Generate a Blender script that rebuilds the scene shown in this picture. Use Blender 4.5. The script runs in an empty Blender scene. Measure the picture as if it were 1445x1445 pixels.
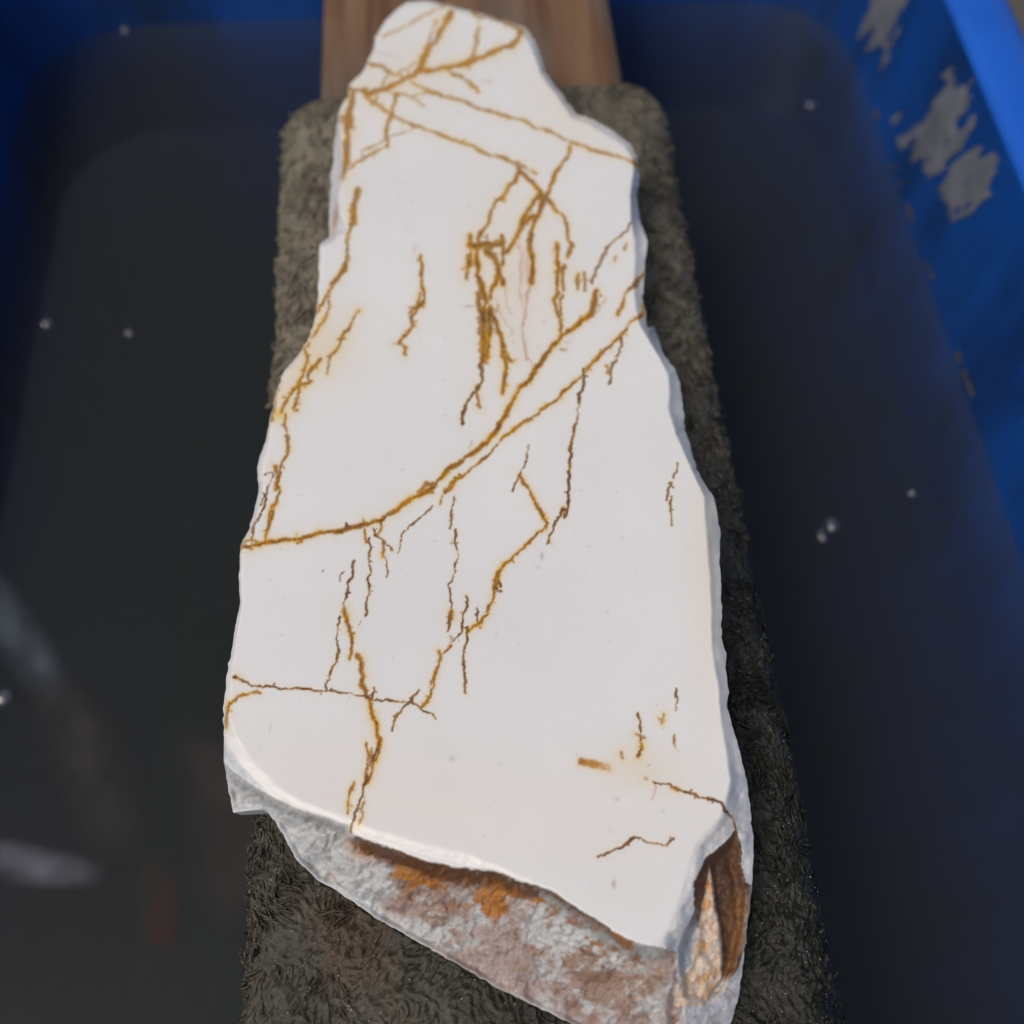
import bpy, math, random
import numpy as np
from mathutils import Matrix, Vector

random.seed(7)
rng = np.random.default_rng(11)
SC = bpy.context.scene
COL = SC.collection

# ------------------------------------------------------------------ camera
FPX, CPX = 1600.0, 722.5                       # focal length and centre in photograph pixels (1445 square)
TH = math.atan(2702 / FPX)                     # pitch below the horizon
PSI = math.atan(210 * math.cos(TH) / FPX)      # small yaw to the right
FW = np.array([math.sin(PSI) * math.cos(TH), math.cos(PSI) * math.cos(TH), -math.sin(TH)])
RT = np.array([math.cos(PSI), -math.sin(PSI), 0.0])
UP = np.cross(RT, FW)
CAM = np.array([-0.0077364, 0.0, 0.2440129])

cam_d = bpy.data.cameras.new('camera')
cam = bpy.data.objects.new('camera', cam_d)
COL.objects.link(cam)
cam.matrix_world = Matrix(((RT[0], UP[0], -FW[0], CAM[0]), (RT[1], UP[1], -FW[1], CAM[1]),
                           (RT[2], UP[2], -FW[2], CAM[2]), (0, 0, 0, 1)))
cam_d.sensor_width = 36.0
cam_d.lens = 36.0 * FPX / 1445.0
cam_d.clip_start = 0.01
cam_d.clip_end = 500.0
cam_d.dof.use_dof = True
cam_d.dof.focus_distance = 0.240
cam_d.dof.aperture_fstop = 10.0
SC.camera = cam

# ------------------------------------------------------------------ light
SUN_EL, SUN_AZ = math.radians(60), math.radians(-122)      # azimuth from +Y towards +X
world = bpy.data.worlds.new('World')
SC.world = world
world.use_nodes = True
wn = world.node_tree.nodes
sky = wn.new('ShaderNodeTexSky')
sky.sky_type = 'NISHITA'
sky.sun_disc = False
sky.sun_elevation = SUN_EL
sky.sun_rotation = SUN_AZ
sky.air_density = 0.75
sky.dust_density = 4.5
sky.ozone_density = 0.6
wn['Background'].inputs[1].default_value = 0.105
world.node_tree.links.new(sky.outputs[0], wn['Background'].inputs[0])
sun_d = bpy.data.lights.new('sun', 'SUN')
sun_d.energy = 0.75
sun_d.angle = math.radians(18)
sun_d.color = (1.0, 0.93, 0.84)
sun = bpy.data.objects.new('sun', sun_d)
COL.objects.link(sun)
sd = Vector((math.sin(SUN_AZ) * math.cos(SUN_EL), math.cos(SUN_AZ) * math.cos(SUN_EL), math.sin(SUN_EL)))
sun.rotation_euler = sd.to_track_quat('Z', 'Y').to_euler()
SC.view_settings.view_transform = 'Standard'
SC.view_settings.look = 'None'
SC.view_settings.exposure = 0.25
SC.view_settings.gamma = 1.0
SC.view_settings.use_curve_mapping = False


# ------------------------------------------------------------------ helpers
def rays(u, v):
    u = np.asarray(u, float)[..., None]; v = np.asarray(v, float)[..., None]
    return FW + RT * (u - CPX) / FPX - UP * (v - CPX) / FPX

def hit(u, v, z):
    """where the sight line of photograph pixel (u, v) meets height z"""
    d = rays(u, v)
    t = (np.asarray(z, float) - CAM[2]) / d[..., 2]
    return CAM + d * t[..., None]

def hash2(ix, iy, seed):
    h = (ix.astype(np.int64) * 374761393 + iy.astype(np.int64) * 668265263 + seed * 974634777) & 0xFFFFFFFF
    h = ((h ^ (h >> 13)) * 1274126177) & 0xFFFFFFFF
    h = (h ^ (h >> 16)) & 0xFFFFFFFF
    return h / 4294967295.0

def vnoise(x, y, seed=0):
    x0 = np.floor(x); y0 = np.floor(y)
    fx = x - x0; fy = y - y0
    fx = fx * fx * fx * (fx * (fx * 6 - 15) + 10); fy = fy * fy * fy * (fy * (fy * 6 - 15) + 10)
    a = hash2(x0, y0, seed); b = hash2(x0 + 1, y0, seed)
    c = hash2(x0, y0 + 1, seed); d = hash2(x0 + 1, y0 + 1, seed)
    return (a * (1 - fx) + b * fx) * (1 - fy) + (c * (1 - fx) + d * fx) * fy

def fbm(x, y, seed=0, octv=4, gain=0.5):
    s = 0; a = 1; t = 0
    for k in range(octv):
        s = s + a * (vnoise(x * 2 ** k + 17.3 * k, y * 2 ** k + 9.1 * k, seed + k) - 0.5)
        t += a; a *= gain
    return s / t * 2                     # about -1..1

def sstep(a, b, x):
    t = np.clip((x - a) / (b - a), 0, 1)
    return t * t * (3 - 2 * t)

def lin(c):
    c = np.asarray(c, float) / 255.0
    return np.where(c <= 0.04045, c / 12.92, ((c + 0.055) / 1.055) ** 2.4)

def mesh_np(name, verts, faces, mat, parent=None, smooth=True, colors=None, normals=None):
    """faces: int array (n, k)"""
    me = bpy.data.meshes.new(name)
    nv, (nf, k) = len(verts), faces.shape
    me.vertices.add(nv)
    me.vertices.foreach_set('co', np.asarray(verts, np.float32).ravel())
    me.loops.add(nf * k)
    me.loops.foreach_set('vertex_index', faces.astype(np.int32).ravel())
    me.polygons.add(nf)
    me.polygons.foreach_set('loop_start', np.arange(0, nf * k, k, dtype=np.int32))
    me.update(calc_edges=True)
    me.validate()
    if smooth:
        me.polygons.foreach_set('use_smooth', np.ones(len(me.polygons), bool))
    if colors is not None:
        for an, cc in colors.items():
            at = me.color_attributes.new(an, 'FLOAT_COLOR', 'POINT')
            at.data.foreach_set('color', np.asarray(cc, np.float32).ravel())
    if normals is not None:
        me.normals_split_custom_set_from_vertices(np.asarray(normals, np.float32))
    me.materials.append(mat)
    o = bpy.data.objects.new(name, me)
    COL.objects.link(o)
    if parent: o.parent = parent
    return o

def grid_faces(nr, nc, wrap=False):
    i = np.arange(nr - 1)[:, None]; j = np.arange(nc if wrap else nc - 1)[None, :]
    j2 = (j + 1) % nc
    return np.stack([i * nc + j, i * nc + j2, (i + 1) * nc + j2, (i + 1) * nc + j], -1).reshape(-1, 4)

def tag(o, label=None, cat=None, group=None, kind=None):
    if label: o['label'] = label
    if cat: o['category'] = cat
    if group: o['group'] = group
    if kind: o['kind'] = kind
    return o

def empty(name, loc=(0, 0, 0)):
    o = bpy.data.objects.new(name, None)
    o.empty_display_size = 0.02
    COL.objects.link(o); o.location = loc
    return o

def new_mat(name):
    m = bpy.data.materials.new(name); m.use_nodes = True
    nt = m.node_tree
    return m, nt, nt.nodes['Principled BSDF'], nt.nodes['Material Output']

def N(nt, typ, **kw):
    n = nt.nodes.new(typ)
    for k, v in kw.items():
        if isinstance(k, str) and k.startswith('i_'): n.inputs[k[2:].replace('_', ' ')].default_value = v
        else: setattr(n, k, v)
    return n

def noise_node(nt, scale, detail=4, rough=0.55, vec=None, sx=(1, 1, 1)):
    tc = nt.nodes.new('ShaderNodeTexCoord')
    mp = nt.nodes.new('ShaderNodeMapping'); mp.inputs['Scale'].default_value = sx
    nt.links.new(tc.outputs['Object'], mp.inputs[0])
    n = nt.nodes.new('ShaderNodeTexNoise')
    n.inputs['Scale'].default_value = scale; n.inputs['Detail'].default_value = detail
    n.inputs['Roughness'].default_value = rough
    nt.links.new(mp.outputs[0], n.inputs['Vector'])
    return n

def ramp(nt, src, stops):
    r = nt.nodes.new('ShaderNodeValToRGB')
    el = r.color_ramp.elements
    while len(el) < len(stops): el.new(0.5)
    for e, (p, c) in zip(el, stops):
        e.position = p; e.color = (*c, 1) if len(c) == 3 else c
    nt.links.new(src, r.inputs[0])
    return r

def bump(nt, src, bsdf, strength, dist):
    b = nt.nodes.new('ShaderNodeBump')
    b.inputs['Strength'].default_value = strength; b.inputs['Distance'].default_value = dist
    nt.links.new(src, b.inputs['Height']); nt.links.new(b.outputs[0], bsdf.inputs['Normal'])
    return b

# ------------------------------------------------------------------ materials
def m_tub(blotchy=False):
    m, nt, b, out = new_mat('dark_blotchy_blue_plastic' if blotchy else 'blue_plastic')
    n = noise_node(nt, 16 if blotchy else 9, 7, 0.62, sx=(1, 1, 0.55))
    r = ramp(nt, n.outputs[0], [(0.26, (0.008, 0.020, 0.045)), (0.42, (0.004, 0.040, 0.18)), (0.58, (0.004, 0.065, 0.31))] if blotchy else [(0.3, (0.004, 0.085, 0.46)), (0.7, (0.008, 0.12, 0.60))])  # basin blue is darker and blotchy, rim blue brighter
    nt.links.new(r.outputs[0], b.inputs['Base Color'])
    b.inputs['Roughness'].default_value = 0.42
    n2 = noise_node(nt, 260, 3); bump(nt, n2.outputs[0], b, 0.15, 0.0006)
    return m

def m_mud(name, c1, c2, sc=60):
    m, nt, b, out = new_mat(name)
    n = noise_node(nt, sc, 6, 0.65)
    r = ramp(nt, n.outputs[0], [(0.3, c1), (0.7, c2)])
    nt.links.new(r.outputs[0], b.inputs['Base Color'])
    b.inputs['Roughness'].default_value = 0.8
    n2 = noise_node(nt, 500, 4); bump(nt, n2.outputs[0], b, 0.4, 0.0005)
    return m

def m_water():
    m = bpy.data.materials.new('murky_water'); m.use_nodes = True
    nt = m.node_tree
    nt.nodes.remove(nt.nodes['Principled BSDF']); out = nt.nodes['Material Output']
    tr = nt.nodes.new('ShaderNodeBsdfTransparent')
    gl = nt.nodes.new('ShaderNodeBsdfGlossy'); gl.inputs['Roughness'].default_value = 0.03
    df = nt.nodes.new('ShaderNodeBsdfDiffuse'); df.inputs['Color'].default_value = (0.150, 0.168, 0.150, 1)
    fr = nt.nodes.new('ShaderNodeFresnel'); fr.inputs['IOR'].default_value = 1.33
    mix0 = nt.nodes.new('ShaderNodeMixShader'); mix0.inputs[0].default_value = 0.11
    mix = nt.nodes.new('ShaderNodeMixShader')
    nt.links.new(tr.outputs[0], mix0.inputs[1]); nt.links.new(df.outputs[0], mix0.inputs[2])
    ge = nt.nodes.new('ShaderNodeNewGeometry')
    inv = nt.nodes.new('ShaderNodeMath'); inv.operation = 'SUBTRACT'; inv.inputs[0].default_value = 1.0
    nt.links.new(ge.outputs['Backfacing'], inv.inputs[1])
    mu = nt.nodes.new('ShaderNodeMath'); mu.operation = 'MULTIPLY'
    nt.links.new(fr.outputs[0], mu.inputs[0]); nt.links.new(inv.outputs[0], mu.inputs[1])
    nt.links.new(mu.outputs[0], mix.inputs[0]); nt.links.new(mix0.outputs[0], mix.inputs[1]); nt.links.new(gl.outputs[0], mix.inputs[2])
    nt.links.new(mix.outputs[0], out.inputs['Surface'])
    n = noise_node(nt, 14, 2)
    bp = nt.nodes.new('ShaderNodeBump'); bp.inputs['Strength'].default_value = 0.12; bp.inputs['Distance'].default_value = 0.004
    nt.links.new(n.outputs[0], bp.inputs['Height'])
    nt.links.new(bp.outputs[0], gl.inputs['Normal']); nt.links.new(bp.outputs[0], fr.inputs['Normal'])
    va = nt.nodes.new('ShaderNodeVolumeAbsorption')
    va.inputs['Color'].default_value = (0.05, 0.40, 0.54, 1); va.inputs['Density'].default_value = 22
    nt.links.new(va.outputs[0], out.inputs['Volume'])
    return m

def m_wood():
    m, nt, b, out = new_mat('weathered_wood')
    n = noise_node(nt, 30, 6, 0.6, sx=(6, 0.35, 6))
    r = ramp(nt, n.outputs[0], [(0.28, (0.075, 0.032, 0.012)), (0.5, (0.16, 0.082, 0.038)), (0.75, (0.22, 0.128, 0.066))])
    n3 = noise_node(nt, 14, 3, 0.5, sx=(1.6, 0.6, 1))
    mx = nt.nodes.new('ShaderNodeMixRGB'); mx.blend_type = 'MIX'
    r3 = ramp(nt, n3.outputs[0], [(0.45, (0, 0, 0)), (0.62, (0.75, 0.75, 0.75))])
    nt.links.new(r3.outputs[0], mx.inputs[0]); nt.links.new(r.outputs[0], mx.inputs[1]); mx.inputs[2].default_value = (0.13, 0.115, 0.09, 1)
    nt.links.new(mx.outputs[0], b.inputs['Base Color'])
    b.inputs['Roughness'].default_value = 0.75
    bump(nt, n.outputs[0], b, 0.5, 0.001)
    return m

def m_attr(name, rough, spec=0.5, grain=None, grain_amt=0.06, bumpv=None, rough_attr=False, coat=0):
    m, nt, b, out = new_mat(name)
    a = nt.nodes.new('ShaderNodeVertexColor'); a.layer_name = 'tint'
    src = a.outputs[0]
    if grain:
        n = noise_node(nt, grain, 4, 0.7)
        mp = nt.nodes.new('ShaderNodeMapRange'); mp.inputs['To Min'].default_value = 1 - grain_amt; mp.inputs['To Max'].default_value = 1 + grain_amt
        mp.inputs['From Min'].default_value = 0.25; mp.inputs['From Max'].default_value = 0.75
        nt.links.new(n.outputs[0], mp.inputs[0])
        mu = nt.nodes.new('ShaderNodeVectorMath'); mu.operation = 'SCALE'
        nt.links.new(src, mu.inputs[0]); nt.links.new(mp.outputs[0], mu.inputs['Scale'])
        src = mu.outputs[0]
    nt.links.new(src, b.inputs['Base Color'])
    b.inputs['Roughness'].default_value = rough
    b.inputs['Specular IOR Level'].default_value = spec
    if rough_attr: nt.links.new(a.outputs['Alpha'], b.inputs['Roughness'])
    if coat:
        b.inputs['Coat Weight'].default_value = coat; b.inputs['Coat Roughness'].default_value = 0.07
    if bumpv:
        n2 = noise_node(nt, bumpv[0], 5, 0.65); bp = bump(nt, n2.outputs[0], b, bumpv[1], bumpv[2])
        if coat: nt.links.new(bp.outputs[0], b.inputs['Coat Normal'])
    return m

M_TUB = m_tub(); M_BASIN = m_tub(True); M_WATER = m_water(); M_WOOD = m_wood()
M_SLUDGE = m_mud('settled_sludge', (0.05, 0.045, 0.04), (0.10, 0.085, 0.07), 25)
M_SPLASH = m_mud('dried_grey_mud', (0.075, 0.09, 0.12), (0.20, 0.21, 0.24), 70)
M_FACE = m_attr('cut_white_stone', 0.38, 0.45, grain=1800, grain_amt=0.025, bumpv=(2600, 0.10, 0.0001))
M_ROUGH = m_attr('broken_stone_rind', 0.55, 0.45, grain=1100, grain_amt=0.22, bumpv=(1500, 0.5, 0.0003))
M_CARPET = m_attr('wet_matted_carpet', 0.4, 0.4, grain=1400, grain_amt=0.40, bumpv=(1900, 0.75, 0.0005), rough_attr=True, coat=0.35)
M_SOIL = m_mud('bare_soil', (0.05, 0.045, 0.038), (0.11, 0.10, 0.085), 12)

# ------------------------------------------------------------------ ground and tub
Z_W = -0.10            # water level (board surface is z = 0)
TUB_CX, TUB_CY, HW, HL = -0.010, 0.177, 0.190, 0.305     # half sizes at the water line
Z_FLOOR = -0.235

g = 40.0
mesh_np('ground', np.array([[-g, -g, -0.255], [g, -g, -0.255], [g, g, -0.255], [-g, g, -0.255]]), np.array([[0, 1, 2, 3]]), M_SOIL)
tag(bpy.data.objects['ground'], kind='structure')

def rrect(hw, hl, r, z, n=14):
    pts = []
    for k, (sx, sy) in enumerate(((1, 1), (-1, 1), (-1, -1), (1, -1))):
        for i in range(n + 1):
            a = (k + i / n) * math.pi / 2
            pts.append((TUB_CX + sx * (hw - r) + r * math.cos(a), TUB_CY + sy * (hl - r) + r * math.sin(a), z))
    # subdivide the straights a little
    return pts

def loft(name, rings, mat, parent=None, cap_last=False, cap_first=False):
    n = len(rings[0]); v = np.array([p for r in rings for p in r])
    f = grid_faces(len(rings), n, wrap=True)
    me = bpy.data.meshes.new(name)
    fl = [tuple(map(int, q)) for q in f]
    if cap_last: fl.append(tuple(range((len(rings) - 1) * n, len(rings) * n)))
    if cap_first: fl.append(tuple(range(n - 1, -1, -1)))
    me.from_pydata(v.tolist(), [], fl); me.update()
    for p in me.polygons: p.use_smooth = len(p.vertices) == 4
    me.materials.append(mat)
    o = bpy.data.objects.new(name, me); COL.objects.link(o)
    if parent: o.parent = parent
    return o

DR = 0.088                                     # wall draft
def inner(z): return (HW + (z - Z_W) * DR, HL + (z - Z_W) * DR)
Z_RIM = -0.029
tub = tag(empty('plastic_tub', (TUB_CX, TUB_CY, -0.25)), 'bright blue plastic tub half full of dark water, mud splashed on its inside wall', 'tub')
def par(o, p):
    o.parent = p; o.matrix_parent_inverse = Matrix.Translation(-Vector(p.location)); return o
rg = []
w, l = inner(Z_W - 0.006)
rg.append(rrect(w - 0.085, l - 0.085, 0.02, Z_FLOOR))
for a in (12, 24, 36, 48, 60, 70, 80, 90):
    a = math.radians(a)
    rg.append(rrect(w - 0.085 + 0.085 * math.sin(a), l - 0.085 + 0.085 * math.sin(a), 0.02 + 0.03 * math.sin(a), Z_FLOOR + (Z_W - 0.006 - Z_FLOOR) * (1 - math.cos(a))))
for z in np.linspace(Z_W - 0.003, Z_RIM - 0.004, 9):
    w, l = inner(z); rg.append(rrect(w, l, 0.05, z))
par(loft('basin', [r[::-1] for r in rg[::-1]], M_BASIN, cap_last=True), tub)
w, l = inner(Z_RIM)
rm = []
w0, l0 = inner(Z_RIM - 0.004)
for dx, z in ((0, Z_RIM - 0.0042), (0.0012, Z_RIM - 0.001), (0.004, Z_RIM), (0.012, Z_RIM + 0.0005), (0.020, Z_RIM - 0.0005), (0.0235, Z_RIM - 0.003), (0.024, Z_RIM - 0.02), (0.021, Z_RIM - 0.021), (0.0205, Z_RIM - 0.006), (0.006, Z_RIM - 0.005)):
    rm.append(rrect(w0 + dx, l0 + dx, 0.05 + dx, z))
par(loft('rim', rm, M_TUB), tub)
# outside skin of the tub
rs = []
for z in np.linspace(-0.2499, Z_RIM - 0.0055, 5):
    w, l = inner(z); rs.append(rrect(w + 0.004, l + 0.004, 0.054, z))
par(loft('outer_shell', rs, M_TUB, cap_first=True), tub)

# mud on the right inner wall: splashes that ran down towards the water
def wall_splash(y0, y1, z0, z1, seed, thr, stretch):
    ny, nz = int((y1 - y0) / 0.0009), int((z1 - z0) / 0.0009)
    Y, Zz = np.meshgrid(np.linspace(y0, y1, ny), np.linspace(z0, z1, nz), indexing='ij')
    f_ = fbm(Y * 80 + Zz * 26, Zz * 80 / stretch + Y * 10, seed, 6, 0.64)
    e = np.minimum(np.minimum(Y - y0, y1 - Y) / (0.35 * (y1 - y0)), np.minimum(Zz - z0, z1 - Zz) / (0.35 * (z1 - z0)))
    val = f_ + 0.55 * np.clip(e, 0, 1) - 0.45
    X = TUB_CX + HW + (Zz - Z_W) * DR - 0.0003 - 0.0012 * np.clip(val - thr, 0, 0.4)
    V = np.stack([X, Y, Zz], -1).reshape(-1, 3)
    F = grid_faces(ny, nz)
    keep = (val.reshape(-1)[F] > thr).all(1)
    F = F[keep]; used = np.unique(F); mp = -np.ones(len(V), int); mp[used] = np.arange(len(used))
    return V[used], mp[F]
for a in ((0.275, 0.372, -0.090, -0.034, 3, -0.17, 3.2), (0.375, 0.49, -0.098, -0.036, 23, -0.12, 3.4)):
    V, F = wall_splash(*a)
    lab = np.arange(len(V))
    while True:                                   # spread the smallest index over each connected blotch
        mn = lab[F].min(1); l2 = lab.copy()
        for q in range(4): np.minimum.at(l2, F[:, q], mn)
        l2 = l2[l2]
        if (l2 == lab).all(): break
        lab = l2
    for c_ in np.unique(lab[F[:, 0]]):
        f_ = F[lab[F[:, 0]] == c_]
        if len(f_) < 25: continue
        u_ = np.unique(f_); m_ = -np.ones(len(V), int); m_[u_] = np.arange(len(u_))
        par(mesh_np('mud_splash', V[u_], m_[f_], M_SPLASH), tub)
# scum line just above the water on the right wall
V, F = wall_splash(0.08, 0.47, -0.0990, -0.0955, 51, -0.25, 1.0)
tag(par(mesh_np('scum_line', V, F, M_SLUDGE), tub), kind='stuff')

# settled sludge and water
sl = []
w, l = inner(-0.2)
N_ = 48
gx, gy = np.meshgrid(np.linspace(-1, 1, N_), np.linspace(-1, 1, N_), indexing='ij')
w, l = inner(-0.205); w -= 0.05; l -= 0.05
X = TUB_CX + gx * (w - 0.002); Y = TUB_CY + gy * (l - 0.002)
Zs = -0.212 + 0.02 * fbm(X * 14, Y * 14, 5, 4) + 0.03 * np.clip(np.maximum(np.abs(gx), np.abs(gy)) - 0.8, 0, 1) / 0.2 * 0.4
tag(mesh_np('sludge_bed', np.stack([X, Y, Zs], -1).reshape(-1, 3), grid_faces(N_, N_)[:, ::-1], M_SLUDGE), kind='structure')
w, l = inner(Z_W)
ring = rrect(w - 0.0004, l - 0.0004, 0.05, Z_W)
wv = np.array([(TUB_CX, TUB_CY, Z_W)] + ring); nr_ = len(ring)
wf = np.array([[0, 1 + i, 1 + (i + 1) % nr_] for i in range(nr_)])
tag(mesh_np('water', wv, wf, M_WATER, smooth=False), kind='structure')

# ------------------------------------------------------------------ plank
plank = tag(empty('wooden_plank', (0, 0.18, -0.029)), 'brown weathered wooden plank laid across the blue tub under the carpet strip', 'plank')
def plank_mesh():
    nx, ny = 60, 160
    hx, y0, y1, zt, zb = 0.0502, -0.17, 0.545, -0.0085, -0.0285
    prof = [(-hx, zb), (-hx, zt - 0.0015), (-hx + 0.0012, zt)]
    prof += [(x, zt) for x in np.linspace(-hx + 0.004, hx - 0.004, 40)]
    prof += [(hx - 0.0012, zt), (hx, zt - 0.0015), (hx, zb)]
    ys = np.linspace(y0, y1, ny)
    P = np.array(prof); V = np.zeros((ny, len(P), 3))
    V[:, :, 0] = P[None, :, 0]; V[:, :, 1] = ys[:, None]; V[:, :, 2] = P[None, :, 1]
    V[:, 3:-3, 2] += 0.0004 * fbm(V[:, 3:-3, 0] * 260, V[:, 3:-3, 1] * 12, 8, 3)
    V[:, :, 0] += (0.0006 * fbm(V[:, :, 1] * 25, V[:, :, 1] * 0 + 3, 4, 3)) * np.sign(P[None, :, 0])
    F = grid_faces(ny, len(P), wrap=True)
    o = mesh_np('board', V.reshape(-1, 3), F[:, ::-1], M_WOOD, smooth=False)
    n = len(P)
    return o
par(plank_mesh(), plank)
def end_cap(y):
    V = np.array([(-0.0502, y, -0.0285), (0.0502, y, -0.0285), (0.0502, y, -0.0087), (-0.0502, y, -0.0087)])
    return par(mesh_np('end_grain', V, np.array([[0, 1, 2, 3]]), M_WOOD, smooth=False), plank)
end_cap(-0.1699); end_cap(0.5449)

# silhouette of the whole stone, clockwise from its far tip, with the height of the surface there (share of H_TOP)
SIL = [(573, 3, .93), (600, 1, .93), (628, 6, .93), (650, 12, .93), (686, 21, .92), (714, 29, .92), (741, 39, .9), (755, 58, .9), (763, 80, .88), (769, 102, .88), (780, 117, .88),
       (794, 133, .88), (804, 148, .88), (813, 161, .9), (838, 169, .9), (869, 188, .9), (888, 202, .9), (899, 220, .88), (903, 249, .8), (898, 277, .75), (902, 307, .72),
       (914, 340, .86), (910, 371, .88), (909, 400, .88), (906, 419, .88), (912, 441, .88), (913, 461, .84), (924, 461, .5), (929, 477, .5), (936, 499, .84), (952, 519, .84),
       (960, 541, .82), (964, 571, .80), (966, 607, .76), (977, 641, .84), (983, 663, .86), (1004, 696, .86), (1011, 718, .86), (1017, 755, .8), (1015, 791, .88), (1018, 825, .88),
       (1018, 899, .88), (1025, 921, .86), (1025, 949, .88), (1029, 977, .88), (1026, 999, .9), (1035, 1029, .88), (1043, 1057, .86), (1049, 1082, .82), (1054, 1100, .76),
       (1060, 1151, .64), (1063, 1197, .54), (1061, 1247, .45), (1053, 1324, .33), (1048, 1363, .25), (1043, 1403, .15), (1033, 1440, .04), (1010, 1490, .02), (960, 1512, .02),
       (880, 1485, .03), (805, 1444, .05), (783, 1433, .05), (741, 1413, .05), (700, 1394, .05), (660, 1369, .06), (616, 1344, .07), (577, 1322, .08), (538, 1300, .1), (505, 1278, .12),
       (477, 1258, .15), (449, 1243, .2), (419, 1214, .3), (402, 1183, .38), (391, 1164, .45), (378, 1147, .5), (369, 1143, .55), (350, 1144, .55), (329, 1147, .5), (322, 1114, .6),
       (317, 1081, .72), (316, 1046, .85), (315, 1004, .9), (319, 957, .92), (326, 921, .92), (332, 883, .92), (339, 849, .92), (337, 816, .94), (339, 772, .95), (344, 760, .93),
       (350, 750, .9), (357, 729, .88), (365, 693, .88), (363, 660, .88), (369, 638, .88), (377, 613, .9), (380, 594, .94), (391, 549, .94), (402, 522, .94), (422, 499, .95),
       (438, 472, .95), (447, 439, .95), (449, 419, .95), (449, 400, .95), (451, 346, .92), (465, 334, .7), (465, 305, .6), (466, 277, .6), (468, 240, .62), (472, 202, .65),
       (475, 177, .8), (481, 151, .92), (492, 136, .93), (491, 122, .93), (515, 95, .93), (527, 69, .93), (529, 52, .93), (544, 28, .93)]
# edge of the flat sawn face
FLAT = [(575, 7), (600, 5), (626, 10), (650, 16), (684, 25), (711, 34), (735, 44), (748, 62), (757, 84), (763, 104), (774, 121), (788, 138), (798, 153), (808, 168),
        (834, 177), (864, 195), (882, 208), (893, 224), (894, 241), (889, 277), (891, 313), (896, 345), (896, 364), (894, 405), (899, 440), (903, 458), (921, 488), (934, 510), (943, 530), (944, 555), (943, 580), (954, 613), (979, 668),
        (993, 700), (996, 747), (1000, 797), (1004, 855), (1004, 921), (1013, 963), (1018, 1018), (1026, 1072), (1029, 1100), (1026, 1120), (1018, 1150), (982, 1189), (971, 1225), (957, 1272),
        (943, 1310), (916, 1334), (899, 1331), (855, 1306), (816, 1281), (780, 1255), (741, 1237), (705, 1220), (675, 1209), (646, 1200), (610, 1192), (577, 1183), (535, 1170), (494, 1154), (466, 1145),
        (425, 1128), (389, 1105), (354, 1068), (334, 1040), (325, 1018), (323, 1000), (326, 960), (331, 921), (336, 885), (342, 850), (341, 816), (342, 775), (352, 758), (360, 740), (371, 700), (371, 662), (375, 640), (381, 615),
        (384, 596), (395, 551), (406, 526), (425, 503), (441, 475), (450, 441), (452, 420), (452, 400), (454, 350), (491, 323), (479, 300), (477, 277), (485, 249), (482, 215), (481, 180), (486, 155),
        (495, 138), (495, 124), (518, 98), (530, 71), (532, 55), (547, 31)]

def poly_dist(U, V, poly, val=None):
    """unsigned distance to a closed polygon, inside mask, interpolated vertex value at the nearest point"""
    p = np.array(poly, float)
    n = len(p); best = np.full(U.shape, 1e9); bv = np.zeros(U.shape); ins = np.zeros(U.shape, bool)
    bx = np.zeros(U.shape); by = np.zeros(U.shape)
    for i in range(n):
        a = p[i]; b = p[(i + 1) % n]
        ex, ey = b[0] - a[0], b[1] - a[1]
        t = np.clip(((U - a[0]) * ex + (V - a[1]) * ey) / (ex * ex + ey * ey), 0, 1)
        qx = a[0] + t * ex; qy = a[1] + t * ey
        d = (U - qx) ** 2 + (V - qy) ** 2
        m = d < best
        best = np.where(m, d, best); bx = np.where(m, qx, bx); by = np.where(m, qy, by)
        if val is not None: bv = np.where(m, val[i] + t * (val[(i + 1) % n] - val[i]), bv)
        if ey != 0:
            c = ((a[1] > V) != (b[1] > V)) & (U < ex * (V - a[1]) / ey + a[0])
            ins ^= c
    return np.sqrt(best), ins, bv, bx, by

def project(P):
    d = P - CAM; w = d @ FW
    return CPX + FPX * (d @ RT) / w, CPX - FPX * (d @ UP) / w

# ------------------------------------------------------------------ carpet
def flow(x, y):
    return math.pi * (0.5 + 0.6 * fbm(x * 30, y * 24, 41, 2) + 1.0 * fbm(x * 120, y * 110, 44, 2))

Y_NEAR, Y_FAR = -0.055, 0.3065
def carpet_base(s, y):
    """s = arc length across the strip (0 in the middle); returns position and normal of the wrapped strip"""
    r = 0.012; ht = 0.0494                 # flat half width, corner radius
    s = np.asarray(s); sg = np.sign(s); a = np.abs(s)
    ang = np.clip((a - ht) / r, 0, math.pi / 2)
    down = np.clip(a - ht - r * math.pi / 2, 0, None)
    x = np.minimum(a, ht) + r * np.sin(ang)
    z = -r * (1 - np.cos(ang)) - down
    # rounded far end: the strip narrows over its last centimetre and sinks to the plank
    e = np.clip((y - (Y_FAR - 0.011)) / 0.011, 0, 1)
    z = z - 0.0075 * (1 - np.sqrt(np.clip(1 - e * e, 0, 1)))
    x = x - 0.008 * (1 - np.sqrt(np.clip(1 - e * e, 0, 1)))
    nrm = np.stack([sg * np.sin(ang), 0 * s, np.cos(ang)], -1)
    return np.stack([sg * x, y + 0 * s, z], -1), nrm

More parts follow.
